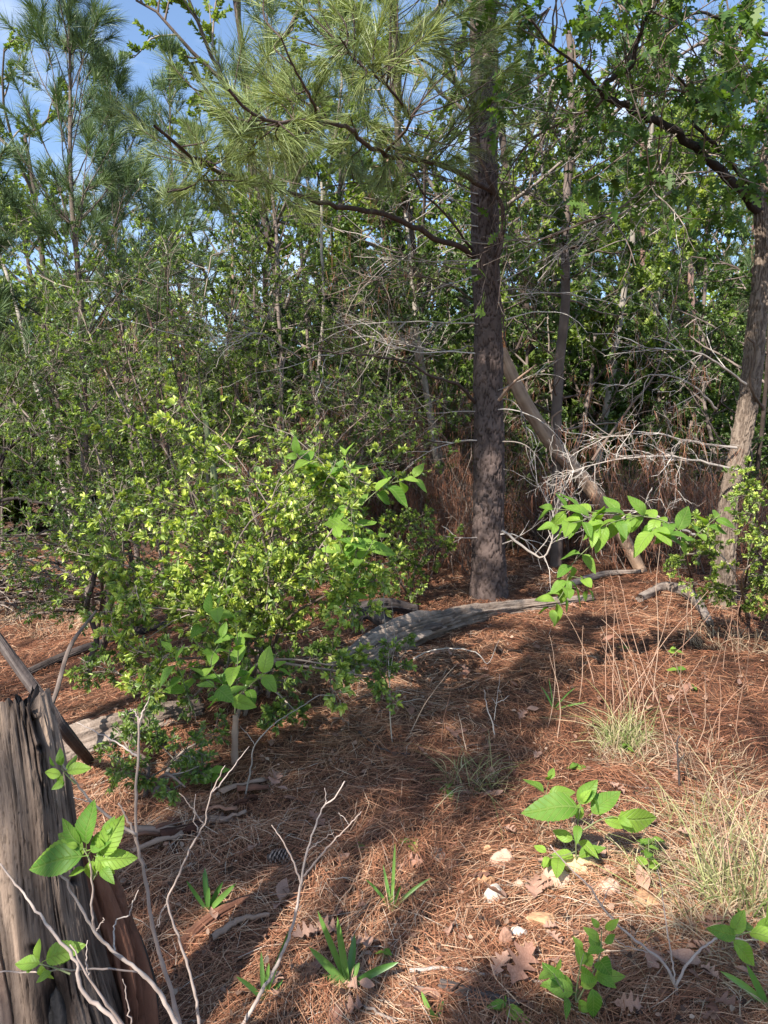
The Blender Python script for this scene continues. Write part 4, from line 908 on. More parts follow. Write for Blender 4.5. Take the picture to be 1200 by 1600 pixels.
for i, (lb, bx, by, Y, st, n) in enumerate([
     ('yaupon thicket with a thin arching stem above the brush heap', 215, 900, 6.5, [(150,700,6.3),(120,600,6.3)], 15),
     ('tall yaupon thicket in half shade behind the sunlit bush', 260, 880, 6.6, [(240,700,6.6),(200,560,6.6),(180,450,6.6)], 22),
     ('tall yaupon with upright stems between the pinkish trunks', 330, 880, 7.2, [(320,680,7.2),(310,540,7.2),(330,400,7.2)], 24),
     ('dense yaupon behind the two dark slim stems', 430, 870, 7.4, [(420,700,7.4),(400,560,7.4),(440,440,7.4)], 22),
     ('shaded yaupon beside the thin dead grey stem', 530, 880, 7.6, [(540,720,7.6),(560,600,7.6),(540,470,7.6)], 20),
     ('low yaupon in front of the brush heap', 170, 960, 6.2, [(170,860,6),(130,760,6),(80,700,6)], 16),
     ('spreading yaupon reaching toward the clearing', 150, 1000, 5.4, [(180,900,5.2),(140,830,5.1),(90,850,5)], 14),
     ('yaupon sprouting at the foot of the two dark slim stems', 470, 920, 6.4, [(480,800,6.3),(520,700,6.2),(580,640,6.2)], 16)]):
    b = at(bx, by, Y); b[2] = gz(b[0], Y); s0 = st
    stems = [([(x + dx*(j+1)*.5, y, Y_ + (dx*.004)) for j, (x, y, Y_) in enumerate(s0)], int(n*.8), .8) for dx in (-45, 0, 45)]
    bush(lb, b, stems, 210+i, 12, .030, t0=.20 + .05*(i % 4), tv=.6, tip=.35, hexa=False, r=.016, up=.01, nsub=(5, 4), bunch=1.2)  # leaf tint lowered: the thicket's half shade is put into its colour
bush('small yaupon leafing out at the foot of the oak', gpt(1165, 965), [([(1150,900,5),(1120,860,5),(1100,840,4.9)], 9, .3), ([(1170,880,4.9),(1180,820,4.8),(1190,780,4.8)], 12, .35), ([(1160,900,5),(1190,870,4.9),(1230,840,4.8)], 10, .35)], 230, 16, .024, t0=.5, tip=.4)
for i, (bx, by, h_) in enumerate([(3.3, 4.8, 1.2), (4.2, 6.0, 1.8), (-3.2, 3.6, 1.1)]):
    hh_ = dup(PROTO['hollyB'], (bx, by, gz(bx, by)), i*2.1, h_/3.6, ['low holly on the slope past the oak', 'rounded holly farther past the oak', 'low holly beyond the stump'][i], 'hollies outside the picture')
bush('leafy seedling bush between the log and the pale stems', gpt(640, 935), [([(635,880,6.6),(620,830,6.6)], 9, .35), ([(650,890,6.6),(680,850,6.6)], 7, .3), ([(620,900,6.4),(600,860,6.4)], 8, .3)], 231, 16, .026, t0=.4, tip=.4)
bush('low green creeping bush in the shade beside the rotten bark', gpt(250, 1240), [([(230,1190,3.2),(200,1170,3.2)], 7, .22), ([(280,1180,3.3),(310,1160,3.3)], 5, .2), ([(260,1210,3.1),(290,1230,3)], 5, .18)], 232, 8, .024, t0=.35, tip=.2)
bush('small leafy sprout under the tangle by the oak', gpt(1075, 900), [([(1070,860,5.2),(1080,830,5.2)], 5, .25)], 233, 14, .024, t0=.4, tip=.4)

# ================================================================== logs, rotten wood, stump
def fallen(name, label, P, R, mat, seed, extra=None, groove=.2, squash=None, cat='log', freq=3.0):
    P = np.array(P); root = thing(name, label, cat, P.mean(0)); g = Geo()
    log_mesh(g, P, R, 80, 200, groove, seed, freq=freq); obj('wood', g, M[mat], root)
    return root
def gp(px, py, dz): return gpt(px, py) + V3(0, 0, dz)
lg = fallen('fallen_log', 'long weathered grey log tapering across the top of the slope', [gp(520,1062,.02), gp(560,1042,.05), gp(610,1018,.075), gp(680,992,.065), gp(740,972,.05), gp(800,958,.03), gp(860,948,.02), gp(925,940,.03)], [.07,.11,.122,.108,.088,.068,.052,.03], 'log_wood', 8, groove=.34, freq=2.2)
g = Geo(); log_mesh(g, [at(585,962,5.6), at(610,975,5.45), at(650,985,5.3), at(690,978,5.3)], [.05,.05,.05,.02], 24, 30, .3, 13); obj('broken_branch', g, M['dark_wood'], lg)
fallen('fallen_log', 'short dark log lying behind the weathered grey one', [gp(555,975,.07), gp(600,965,.09), gp(650,962,.05)], [.075,.07,.04], 'dark_wood', 15, groove=.4)
fallen('fallen_log', 'dark split log lying behind the big stump', [gp(60,1200,.02), gp(130,1180,.06), gp(220,1150,.06), gp(310,1120,.04)], [.085,.10,.09,.06], 'log_wood', 17, groove=.38)
fallen('fallen_limb', 'dark knobbly limb propped from the stump to the split log', [at(-30,960,3.2), at(20,1030,3.1), at(60,1085,3.05), at(100,1140,3.0), gp(140,1200,.03)], [.02,.024,.024,.024,.022], 'dark_wood', 18, groove=.15, cat='limb')
fallen('fallen_limb', 'thin forked dead limb leaning over the straw near the stump', [at(55,1150,3.3), at(85,1090,3.5), at(110,1010,3.7), at(150,955,3.9)], [.012,.011,.010,.006], 'thin_bark', 19, groove=.1, cat='limb')
fallen('fallen_limb', 'black charred limb lying across the sunny clearing', [gp(40,1060,.03), gp(110,1030,.04), gp(190,1005,.05), gp(260,985,.05), gp(330,960,.04)], [.03,.035,.03,.025,.02], 'dark_wood', 20, cat='limb')
fallen('fallen_limb', 'short dark stick under the spreading yaupon', [gp(170,1050,.02), gp(215,1000,.1), gp(235,975,.15)], [.012,.012,.008], 'dark_wood', 21, cat='limb')
bare_stem('short dark stem rising out of the clearing beside the bush', 143, 1060, 143, 900, 5.1, .024, 22, 'dark_wood', 3, 1.3, None, 'dead_stub', .3, 'dead tree')
fallen('rotten_log', 'crumbling ridge of rotten reddish wood running down the slope', [gp(250,1520,.0), gp(310,1460,.008), gp(370,1420,.012), gp(440,1395,.0), gp(500,1380,-.01)], [.014,.02,.018,.014,.008], 'rot', 23, groove=.8, cat='rotten log', freq=4)
def bark_slabs():
    rs = np.random.RandomState(24); c = gpt(330, 1290); root = thing('rotten_bark', 'broken slabs of rotten bark under the green creeping bush', 'rotten bark', c)
    for i in range(16):
        px = 235 + 11.5*i + rs.normal()*6; py = 1322 - 4.6*i + rs.normal()*10; p = gpt(px, py) + V3(0, 0, .015 + .03*rs.rand())
        d = norm(V3(1, .45 + rs.normal()*.3, rs.normal()*.15)); s_ = norm(np.cross(V3(0, 0, 1) + rs.normal(size=3)*.4, d)); u = np.cross(d, s_)
        n = 7; x = np.linspace(-1, 1, n); L = .05 + .07*rs.rand(); w = .012 + .02*rs.rand(); g = Geo()
        wj = w*(.6 + .6*rs.rand(n)); top = p + d*(x*L)[:, None] + u*(.004*rs.normal(size=n))[:, None]
        ring = np.stack([top + s_*wj[:, None], top + u*.009, top - s_*wj[:, None], top - u*.006], 1)
        b = np.arange(n-1)[:, None]*4; j = np.arange(4)[None]; k = (j+1) % 4; f = np.stack([b+j, b+k, b+4+k, b+4+j], -1).reshape(-1, 4)
        g.add(ring, np.vstack([f, [[3,2,1,0]], [[4*(n-1), 4*(n-1)+1, 4*(n-1)+2, 4*(n-1)+3]]]), rs.rand()); obj('slab', g, M['rot' if rs.rand() < .7 else 'dead_brown'], root)
bark_slabs()

def stump():
    Y = 1.72; top, bot = at(32, 1078, Y), at(112, 1640, Y - .05); b = V3(bot[0], bot[1], gz(bot[0], bot[1]))
    P = [bot + (bot - top)*.25, bot, (bot*.6+top*.4) + V3(-.012, 0, 0), (bot*.25+top*.75), top]
    root = thing('tree_stump', 'tall weathered grey stump with a knot, cracks and a charred hollow', 'stump', b)
    N, Rn = 260, 420
    Pp = smooth_path(P, Rn); L = np.concatenate([[0], np.cumsum(np.linalg.norm(np.diff(Pp, axis=0), axis=1))]); T, U, W = frames(Pp)
    u = np.linspace(0, 1, Rn); R = np.interp(u, [0, .18, .5, .8, 1], [.150, .128, .094, .076, .068])
    A = np.broadcast_to(np.linspace(0, 2*np.pi, N, endpoint=False)[None], (Rn, N)); Z = np.broadcast_to(L[:, None], (Rn, N))
    rad = np.cos(A)[..., None]*U[:, None] + np.sin(A)[..., None]*W[:, None]
    Xn, Yn = rad[..., 0], rad[..., 1]                     # facing: -Y looks at the camera
    tw = .35*vnoise(Xn*1.5, Yn*1.5, Z*2, 4)
    Xt = Xn + tw*.5
    ga = fbm(Xt*5, Yn*5, Z*1.6, 31, 3); gb = fbm(Xt*34, Yn*34, Z*3.2, 35, 3); gc = fbm(Xt*14, Yn*14, Z*2.2, 39, 3)
    crack = np.maximum(0, .075 - np.abs(ga + .15*gc))/.075; crack2 = np.maximum(0, .09-np.abs(gc))/.09
    disp = .012*fbm(Xn*2, Yn*2, Z*2.5, 30, 2) - .011*crack**1.4 - .0035*crack2 + .0022*gb + .002*gc
    pat = fbm(Xn*2.2, Yn*2.2, Z*3.0, 77, 3)
    tt = .50 + .30*pat - .42*crack - .08*crack2 + .09*gb + .10*ga + .20*np.clip(-Xn, 0, 1)*sstep(.9, .2, Z)  # lower left side lighter: its sunlit warmth is put into the tint
    V_ = Pp[:, None] + (R[:, None] + disp)[..., None]*rad
    def pxy(v):
        q = v - CAM; dz_ = q[..., 1]*cP - q[..., 2]*sP; return 600 + FPX*q[..., 0]/dz_, 800 - FPX*(q[..., 2]*cP + q[..., 1]*sP)/dz_
    X_, Y_ = pxy(V_); front = Yn < .1
    def blob(cx, cy, rx, ry, sl=0): 
        dx = (X_ - cx) - sl*(Y_ - cy); return np.where(front, np.exp(-((dx/rx)**2 + ((Y_-cy)/ry)**2)), 0)
    kn = blob(62, 1168, 14, 12); kc = blob(62, 1168, 6, 5)
    hol = blob(88, 1585, 28, 46) ; hol2 = blob(50, 1487, 9, 9); dot = blob(118, 1376, 6, 6); cr = blob(58, 1125, 7, 45, .25); cr2 = blob(112, 1240, 5, 60, .1)
    dd = .016*kn - .02*kc - .055*hol - .02*hol2 - .014*dot - .03*cr - .012*cr2
    V_ = V_ + dd[..., None]*rad; tt = tt - .6*kc - .9*hol - .6*hol2 - .6*dot - .35*cr - .3*cr2 - .06*kn
    # jagged top
    jag = .075*np.abs(fbm(Xn*1.6, Yn*1.6, 0, 91, 4)) + .008*np.abs(vnoise(Xn*9, Yn*9, 0, 92)); V_ = V_ - (T[:, None]*(jag*sstep(.93, 1, u)[:, None])[..., None])
    i = np.arange(Rn-1)[:, None]*N; j = np.arange(N)[None]; k = (j+1) % N
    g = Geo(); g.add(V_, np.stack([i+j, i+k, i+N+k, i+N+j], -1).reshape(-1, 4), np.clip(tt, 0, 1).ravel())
    c = V_[-1].mean(0) - T[-1]*.05; lastr = (Rn-1)*N + np.arange(N)
    mid = (V_[-1]*.55 + Pp[-1]*.45) - T[-1]*(.02 + .035*np.random.RandomState(1).rand(N))[:, None]
    b1 = g.n; g.v.append(mid); g.t.append(np.full(N, .3)); g.n += N; m_ = b1 + np.arange(N)
    g.faces(np.stack([lastr, np.roll(lastr, -1), np.roll(m_, -1), m_], -1)); cc = g.n; g.v.append(c[None]); g.t.append(np.array([.1])); g.n += 1
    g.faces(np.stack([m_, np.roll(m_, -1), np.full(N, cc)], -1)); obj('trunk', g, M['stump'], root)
    # dark crumbling heartwood down the shaded side
    g = Geo(); Q = [at(196,1640,Y+.06), at(188,1560,Y+.06), at(174,1480,Y+.07), at(150,1400,Y+.07), at(122,1310,Y+.05)]
    log_mesh(g, Q, [.075,.07,.062,.05,.03], 70, 120, .6, 44, freq=3); obj('crumbling_side', g, M['rot'], root)
    g = Geo(); log_mesh(g, [at(228,1640,Y+.16), at(222,1560,Y+.16), at(206,1490,Y+.16), at(196,1430,Y+.14)], [.03,.036,.03,.014], 30, 40, .5, 45); obj('charred_side', g, M['char'], root)
    g = Geo(); log_mesh(g, [at(92,1660,Y-.115), at(94,1610,Y-.108), at(86,1560,Y-.095), at(76,1520,Y-.075)], [.032,.04,.03,.008], 30, 40, .6, 46); obj('charred_hollow', g, M['char'], root)
    # second splinter of the same stump
    bs = at(-10, 1660, Y-.12); r2 = thing('broken_slab', 'orange brown split slab of wood standing against the stump', 'wood slab', V3(bs[0], bs[1], gz(bs[0], bs[1])))
    g = Geo(); log_mesh(g, [at(12,1760,Y-.12), at(6,1660,Y-.12), at(-6,1560,Y-.1), at(-22,1460,Y-.08)], [.05,.045,.04,.03], 40, 60, .25, 47); obj('wood', g, M['dead_brown'], r2)
stump()

# ================================================================== bare forked saplings close by
def forked(label, paths, seed, mat='fork', name='bare_sapling'):
    rs = np.random.RandomState(seed); P0 = pxp(paths[0][0]); b = P0[0]; root = thing(name, label, 'bare sapling', b)
    for i, (pp, r0, r1) in enumerate(paths):
        P = pxp(pp, len(pp)*5); n = len(P); P = P + rs.normal(size=P.shape)*.0012
        R = np.linspace(r0*.86, r1*.8, n); R[::5] *= 1.2; g = Geo(); tube(g, P, R, 8, .3+.5*rs.rand(), cap=True); obj('stem' if i == 0 else 'branch', g, M[mat], root)
    return root
y = 1.6
forked('bare grey sapling standing straight up in front of the stump', [([(292,1640,y),(262,1530,y),(240,1455,y),(228,1380,y),(214,1310,y),(212,1240,y),(216,1180,y),(217,1120,y)], .0062, .003),
   ([(217,1130,y),(226,1105,y),(234,1088,y)], .0025, .001), ([(217,1125,y),(210,1112,y),(205,1108,y)], .0022, .001), ([(212,1308,y),(198,1278,y),(185,1254,y)], .0035, .0022),
   ([(212,1305,y),(175,1280,y-.02),(145,1255,y-.04),(120,1225,y-.05),(95,1190,y-.06)], .0042, .0018), ([(145,1256,y-.04),(130,1250,y-.05),(116,1246,y-.05)], .002, .001),
   ([(215,1182,y),(190,1165,y+.05),(160,1148,y+.08),(120,1130,y+.1)], .0028, .0012), ([(248,1450,y),(252,1425,y),(262,1415,y)], .002, .0012)], 1)
forked('bare arching sapling carrying green leaves over the stump', [([(295,1640,y-.1),(255,1560,y-.12),(218,1518,y-.14),(180,1488,y-.15),(148,1455,y-.16),(118,1405,y-.17),(98,1370,y-.18),(76,1346,y-.18)], .0062, .0022),
   ([(148,1455,y-.16),(143,1420,y-.17),(144,1385,y-.18),(140,1350,y-.19)], .003, .002), ([(178,1490,y-.15),(180,1440,y-.1),(200,1430,y-.1),(208,1410,y-.1),(216,1390,y-.1)], .0022, .0012),
   ([(150,1456,y-.16),(160,1440,y-.16),(162,1435,y-.16)], .002, .001), ([(218,1518,y-.14),(140,1513,y-.2),(60,1519,y-.2),(-20,1520,y-.2)], .0022, .0018)], 2)
forked('lowest bare sapling crossing the foot of the stump', [([(215,1640,y-.25),(175,1590,y-.25),(130,1548,y-.25),(118,1500,y-.25),(85,1462,y-.25),(60,1425,y-.22),(35,1395,y-.2),(0,1350,y-.2)], .0052, .002),
   ([(200,1610,y-.25),(150,1545,y-.28),(110,1475,y-.28)], .004, .0015), ([(140,1530,y-.27),(135,1500,y-.27),(136,1470,y-.27)], .0018, .001), ([(206,1600,y-.25),(198,1560,y-.25),(192,1530,y-.25)], .0018, .001)], 3)
y = 1.9
forked('bare forked sapling rising from the straw in the middle', [([(366,1625,y),(400,1565,y),(437,1500,y),(458,1440,y),(470,1385,y),(476,1345,y),(490,1300,y),(505,1262,y),(522,1248,y),(538,1222,y)], .0065, .002),
   ([(474,1370,y),(500,1338,y),(530,1305,y),(552,1282,y),(566,1268,y)], .0035, .0015), ([(470,1385,y),(460,1350,y),(442,1315,y),(424,1288,y)], .0035, .0015), ([(480,1330,y),(500,1315,y),(522,1300,y)], .002, .001),
   ([(505,1262,y),(509,1255,y),(508,1232,y)], .0015, .001), ([(545,1288,y),(540,1280,y),(528,1270,y)], .0014, .0008)], 4)
y = 1.75
forked('thin bare sapling between the stump and the middle one', [([(314,1640,y),(308,1570,y),(290,1500,y),(270,1440,y),(262,1408,y),(280,1365,y),(300,1322,y),(318,1290,y),(330,1240,y),(352,1195,y)], .0048, .0015),
   ([(318,1290,y),(300,1262,y),(280,1240,y)], .002, .001), ([(262,1410,y),(250,1430,y),(243,1450,y)], .002, .001), ([(330,1240,y),(352,1215,y+.05),(390,1165,y+.1)], .0022, .001), ([(310,1300,y),(303,1280,y),(306,1240,y)], .0016, .001)], 5)
y = 1.95
forked('bare forked sapling near the dry grass, one fork bending down', [([(1062,1650,y),(1058,1580,y),(1056,1540,y),(1032,1500,y),(1000,1475,y),(960,1440,y),(940,1415,y),(920,1385,y),(880,1345,y),(860,1320,y)], .0062, .0018),
   ([(1056,1540,y),(1075,1505,y),(1100,1480,y),(1125,1466,y),(1160,1468,y),(1210,1470,y)], .0045, .002), ([(1054,1535,y),(1050,1500,y),(1042,1450,y),(1032,1380,y),(1026,1360,y)], .003, .001),
   ([(940,1415,y),(948,1395,y),(960,1380,y)], .0018, .001), ([(1020,1490,y),(980,1478,y),(950,1460,y)], .0018, .001)], 6)
forked('curved pale dead twig arching over the straw below the log', [([(622,1042,4.6),(680,1015,4.6),(740,1018,4.5),(762,1037,4.5),(775,1010,4.5),(780,1000,4.5)], .005, .002)], 7, 'silver', 'dead_twig')
forked('small antler shaped pale twig standing in the straw', [([(773,1160,3.75),(770,1130,3.75),(762,1110,3.75),(757,1078,3.75)], .005, .0018), ([(772,1125,3.75),(776,1095,3.75),(781,1054,3.75)], .003, .0012), ([(775,1098,3.75),(786,1094,3.75),(796,1086,3.75)], .0025, .001), ([(776,1100,3.75),(768,1090,3.75)], .002, .001)], 8, 'silver', 'dead_twig')
forked('thin upright dead stem beside the forked yaupon foot', [([(617,1185,3.6),(610,1130,3.6),(608,1050,3.6),(600,950,3.7),(598,880,3.7)], .004, .002), ([(609,1060,3.6),(616,1000,3.6),(612,940,3.6)], .002, .001)], 9, 'pale_bark', 'dead_twig')
forked('thin bare yaupon sucker in front of the bush', [([(382,1250,3.1),(392,1200,3.1),(398,1165,3.1),(430,1130,3.1),(470,1105,3.1),(495,1088,3.1),(520,1086,3.1)], .0045, .0016), ([(398,1163,3.1),(385,1145,3.1),(375,1135,3.1)], .002, .001)], 10, 'pale_bark', 'dead_twig')
forked('short pale sapling stub under the beautyberry in the bush', [([(366,1215,3.4),(367,1160,3.4),(368,1118,3.4)], .020, .017)], 11, 'dead_brown', 'dead_stub')
forked('smooth green stem rising through the sunlit bush', [([(345,860,4.9),(338,780,4.9),(330,710,4.9),(318,640,4.9)], .026, .020)], 12, 'green_bark', 'green_stem')
forked('blackened upright twig beside the sunny grass clump', [([(1062,1240,3.2),(1060,1200,3.2),(1058,1160,3.2),(1063,1150,3.2)], .006, .004), ([(1060,1190,3.2),(1070,1178,3.2)], .006, .003)], 13, 'dark_wood', 'charred_twig')
forked('long grey vine like twig crossing the sunlit bush', [([(345,920,3.9),(380,830,3.8),(420,790,3.8),(440,745,3.8),(500,690,3.8)], .005, .002), ([(420,790,3.8),(360,700,3.9),(305,650,3.9),(290,620,4)], .004, .0015)], 14, 'thin_bark', 'dead_twig')
forked('whitish diagonal twig cluster in the sunlit bush', [([(330,700,5.2),(370,690,5.2),(405,680,5.2)], .008, .003), ([(350,720,5.2),(380,670,5.2),(400,640,5.2)], .006, .002), ([(340,690,5.2),(360,660,5.2),(350,640,5.2)], .005, .002)], 15, 'dead_brown', 'dead_twig')

# ================================================================== beautyberry sprays, each broad leaf its own
def beautyberry(label, stems, size, seed, tilt=(0, -.45, 1), jitter=.35, name='beautyberry', mat='green_bark', extra=()):
    rs = np.random.RandomState(seed); P0 = [pxp(s_[0], 14) for s_ in stems]; b = P0[0][0]; root = thing(name, label, 'beautyberry', b)
    for P, (pp, nodes, r, lo) in zip(P0, stems):
        g = Geo(); tube(g, P, np.linspace(r, r*.45, 14), 5, .5); obj('stem', g, M[mat], root)
        az = rs.rand()*3
        for k in range(nodes):
            u = lo + (1-lo)*k/max(1, nodes-1); x = u*13; i = min(int(x), 12); p = P[i] + (P[i+1]-P[i])*(x-i); d = norm(P[i+1]-P[i])
            a0 = norm(np.cross(d, V3(0, -.3, 1))); b0_ = np.cross(a0, d); az += 1.2 + rs.normal()*.3
            q = a0*math.cos(az) + b0_*math.sin(az)*.6
            for sg in (-1, 1):
                sz = size*(.62 + .5*math.sin(math.pi*(.25+.6*u)))*(.75+.5*rs.rand()); sz *= (1 if k < nodes-1 else .75)
                dd = norm(q*sg + d*(.45+.5*(k == nodes-1)) + rs.normal(size=3)*jitter*.5 - V3(0, 0, .1)); nn = norm(np.array(tilt) + rs.normal(size=3)*jitter)
                put_blade('leaf', BERRY[rs.randint(4)], p + dd*.012, dd, nn, sz, root, .9+.25*rs.rand())
    for (px, py, Y, dx, dz, dy, sz) in extra:
        dd = norm(V3(dx, dy, dz)); put_blade('leaf', BERRY[rs.randint(4)], at(px, py, Y), dd, norm(np.array(tilt) + rs.normal(size=3)*.2), sz, root)
    return root
y = 1.42
beautyberry('bright beautyberry leaves hanging in front of the stump knot', [([(145,1370,y),(140,1345,y),(130,1325,y)], 2, .003, .3), ([(145,1375,y),(158,1350,y),(165,1330,y)], 2, .002, .5)], .035, 301, tilt=(-.2,-.9,.6),
   extra=[(132,1330,y,-1,-.22,-.1,.115),(128,1338,y-.01,-1,-.05,-.2,.105),(125,1318,y,-.6,.55,0,.06),(135,1318,y,.1,1,0,.085),(142,1330,y,.5,.55,0,.07),(160,1335,y,.5,1,0,.085),(158,1345,y,1,.1,0,.07),(130,1325,y,-.9,.3,.1,.07),(150,1340,y,.6,-.6,0,.05),(145,1345,y,-.2,-1,0,.05),(162,1305,y,.4,1,.1,.035)])
beautyberry('small three leaved beautyberry shoot low on the stump', [([(110,1522,1.35),(85,1512,1.36),(60,1506,1.37)], 2, .002, .4)], .03, 302, tilt=(-.2,-.9,.6), extra=[(62,1505,1.37,-1,0,0,.05),(65,1508,1.37,.2,-1,0,.045),(72,1500,1.37,1,.5,0,.075),(62,1500,1.37,-.1,1,0,.04)])
beautyberry('little shoot of round leaves on the bare sapling above the stump leaves', [([(118,1225,1.54),(105,1212,1.54),(95,1200,1.53)], 2, .002, .3)], .032, 303, tilt=(-.2,-.9,.6), extra=[(95,1210,1.53,-1,.1,0,.04),(98,1212,1.53,-.3,-.6,0,.035),(105,1205,1.53,1,.2,0,.05),(96,1196,1.53,-.2,1,0,.035)])
G1 = gpt(895, 1360)[1]
beautyberry('tall beautyberry sapling with broad green leaves over the brown rocks', [([(905,1375,G1),(900,1330,G1-.05),(903,1285,G1-.1),(908,1255,G1-.12)], 4, .004, .3), ([(906,1300,G1-.1),(940,1280,G1-.12),(965,1276,G1-.14)], 2, .003, .6), ([(900,1330,G1-.05),(875,1338,G1-.07),(858,1335,G1-.08)], 2, .002, .6), ([(857,1290,G1+.1),(853,1245,G1+.1),(857,1222,G1+.1)], 2, .002, .7)], .07, 304, tilt=(.1,-.75,.7),
   extra=[(903,1262,G1-.12,-1,.12,-.1,.18),(965,1277,G1-.14,1,-.15,-.1,.15),(925,1270,G1-.12,.6,.55,0,.12),(905,1255,G1-.12,.5,.7,0,.10)])
G2 = gpt(900, 1590)[1]
beautyberry('low bushy beautyberry seedling at the edge of the shadow', [([(905,1600,G2),(900,1560,G2),(905,1520,G2-.02),(912,1490,G2-.03)], 4, .003, .25), ([(902,1565,G2),(935,1500,G2-.02),(940,1455,G2-.02)], 4, .003, .45), ([(900,1580,G2),(875,1540,G2-.06),(865,1520,G2-.08)], 2, .002, .5)], .058, 305, tilt=(0,-.6,.8),
   extra=[(895,1550,G2-.04,-.9,.3,0,.08),(930,1530,G2-.02,.8,.3,0,.08),(925,1545,G2-.05,.1,-1,-.2,.08)])
beautyberry('beautyberry shoot hanging from the bent fork by the dry grass', [([(1120,1466,1.95),(1150,1462,1.95),(1190,1450,1.95)], 3, .003, .3)], .075, 306, tilt=(0,-.8,.6), extra=[(1150,1462,1.95,-.6,.15,0,.075),(1155,1468,1.95,.1,-.7,0,.06),(1180,1458,1.95,.8,.5,0,.07)])
beautyberry('bright horizontal beautyberry spray in front of the leaning trunk', [([(1075,850,4.6),(1040,815,4.55),(985,805,4.5),(920,800,4.45),(865,795,4.4)], 11, .005, .12), ([(1000,806,4.5),(960,815,4.35),(930,830,4.3)], 4, .003, .3), ([(1040,815,4.55),(1020,830,4.45),(1060,845,4.4)], 4, .003, .3), ([(940,802,4.45),(905,815,4.3),(870,820,4.25)], 4, .003, .3)], .135, 307)
beautyberry('beautyberry sprig against the lower oak trunk', [([(1075,850,4.7),(1100,825,4.65),(1130,800,4.6)], 4, .004, .3)], .12, 308)
beautyberry('hanging beautyberry spray over the thin end of the log', [([(925,850,4.5),(895,880,4.45),(885,905,4.4)], 3, .003, .3), ([(890,895,4.42),(880,925,4.35),(862,950,4.3)], 5, .003, .2), ([(890,900,4.42),(910,905,4.4),(918,920,4.4)], 2, .002, .5)], .125, 309)
beautyberry('tall beautyberry shoots topping the sunlit bush', [([(560,930,3.9),(555,850,3.9),(550,770,3.9),(540,715,3.9)], 6, .005, .35), ([(550,780,3.9),(505,735,3.85),(468,712,3.8)], 4, .003, .4), ([(552,800,3.9),(600,760,3.9),(645,748,3.9)], 4, .003, .4)], .12, 310)
beautyberry('beautyberry shoot halfway down the bush beside the pine', [([(550,960,3.8),(545,900,3.75),(530,845,3.7)], 6, .004, .2), ([(545,900,3.75),(575,860,3.7),(585,840,3.7)], 3, .003, .4)], .11, 311)
beautyberry('beautyberry shoot low in the front of the bush with pointed leaves', [([(367,1115,3.4),(370,1060,3.4),(372,1010,3.35),(368,975,3.3)], 6, .004, .15), ([(368,1090,3.4),(330,1040,3.35),(345,1000,3.3)], 4, .003, .3), ([(368,1090,3.4),(410,1055,3.3),(430,1045,3.3)], 4, .003, .3), ([(368,1100,3.4),(350,1085,3.2),(320,1060,3.1)], 4, .003, .3)], .095, 312)
beautyberry('beautyberry shoot at the dark edge of the bush', [([(300,1110,3.5),(285,1060,3.5),(268,1020,3.45)], 4, .003, .3), ([(300,1000,3.7),(335,960,3.65),(345,930,3.6)], 4, .003, .3)], .10, 313)
# ------------------------------------------------------------------ strap leaved weeds and seedlings
def strap(label, px, py, n, L, W, seed, spread=.6, bend=.3, dirs=None):
    rs = np.random.RandomState(seed); b = gpt(px, py); root = thing('strap_leaved_weed', label, 'weed', b)
    for i in range(n):
        a = rs.rand()*6.28 if dirs is None else 0; d = V3(math.cos(a)*spread, math.sin(a)*spread, 1) if dirs is None else V3(dirs[i][0], rs.normal()*.2, dirs[i][1]); l = L*(.6+.5*rs.rand())*(1 if dirs is None else dirs[i][2])
        g = Geo(); k = 8; s_ = np.linspace(0, 1, k); dn = norm(d); c = b + dn*(l*s_)[:, None] - V3(0, 0, 1)*(bend*l*s_**2)[:, None]*rs.rand()
        sd = norm(np.cross(dn, V3(rs.normal()*.4, -1, .2))); w = W*(np.sin(np.pi*np.clip(s_*.93+.07, 0, 1))**.6)*.5; up_ = np.cross(sd, dn)
        v = np.stack([c - sd*w[:, None] + up_*w[:, None]*.5, c, c + sd*w[:, None] + up_*w[:, None]*.5], 1); q = np.arange(k-1)*3
        g.add(v, np.concatenate([np.stack([q, q+1, q+4, q+3], -1), np.stack([q+1, q+2, q+5, q+4], -1)]), .3+.5*rs.rand()); obj('leaf', g, M['strap'], root)
    return root
strap('strap leaved weed with stiff dark leaves between the saplings and the stones', 545, 1545, 7, .22, .022, 401, dirs=[(-.55,.75,1),(-.35,.95,1.1),(-.15,1,.9),(.1,1,.8),(.75,.6,1.1),(-.7,.55,.7),(.3,.8,.5)])
strap('slender grass like weed spreading two long blades', 612, 1425, 6, .2, .011, 402, dirs=[(-.5,.9,1.2),(.05,1,1.1),(.75,.8,1.3),(-.2,1,.8),(.2,.9,.8),(-.3,.6,.4)])
strap('yellow green strap leaved tuft under the rotten ridge', 325, 1425, 7, .17, .018, 403, dirs=[(-.5,.8,.9),(-.15,1,1.1),(.1,1,.9),(.6,.7,1.1),(.8,.4,.9),(-.1,.6,.7),(.35,.95,1)])
strap('thin strap leaved weed beside the middle bare sapling', 412, 1565, 5, .22, .013, 404, dirs=[(.3,1,1.3),(.12,1,1),(-.5,.8,.8),(-.1,.9,.6),(.5,.6,.5)])
strap('small dark strap leaved sprout inside the shadow', 680, 1600, 4, .12, .016, 405)
strap('arching grass like weed at the sunny edge near the grass clump', 865, 1110, 5, .25, .011, 406, dirs=[(-.4,1,1),(.5,.7,1),(.9,.3,.8),(-.1,1,.7),(.1,.5,.5)])
strap('long green blade arching at the foot of the dry grass', 1200, 1575, 3, .26, .018, 407, dirs=[(-.9,.9,1),(-.5,1,.7),(.2,1,.7)])
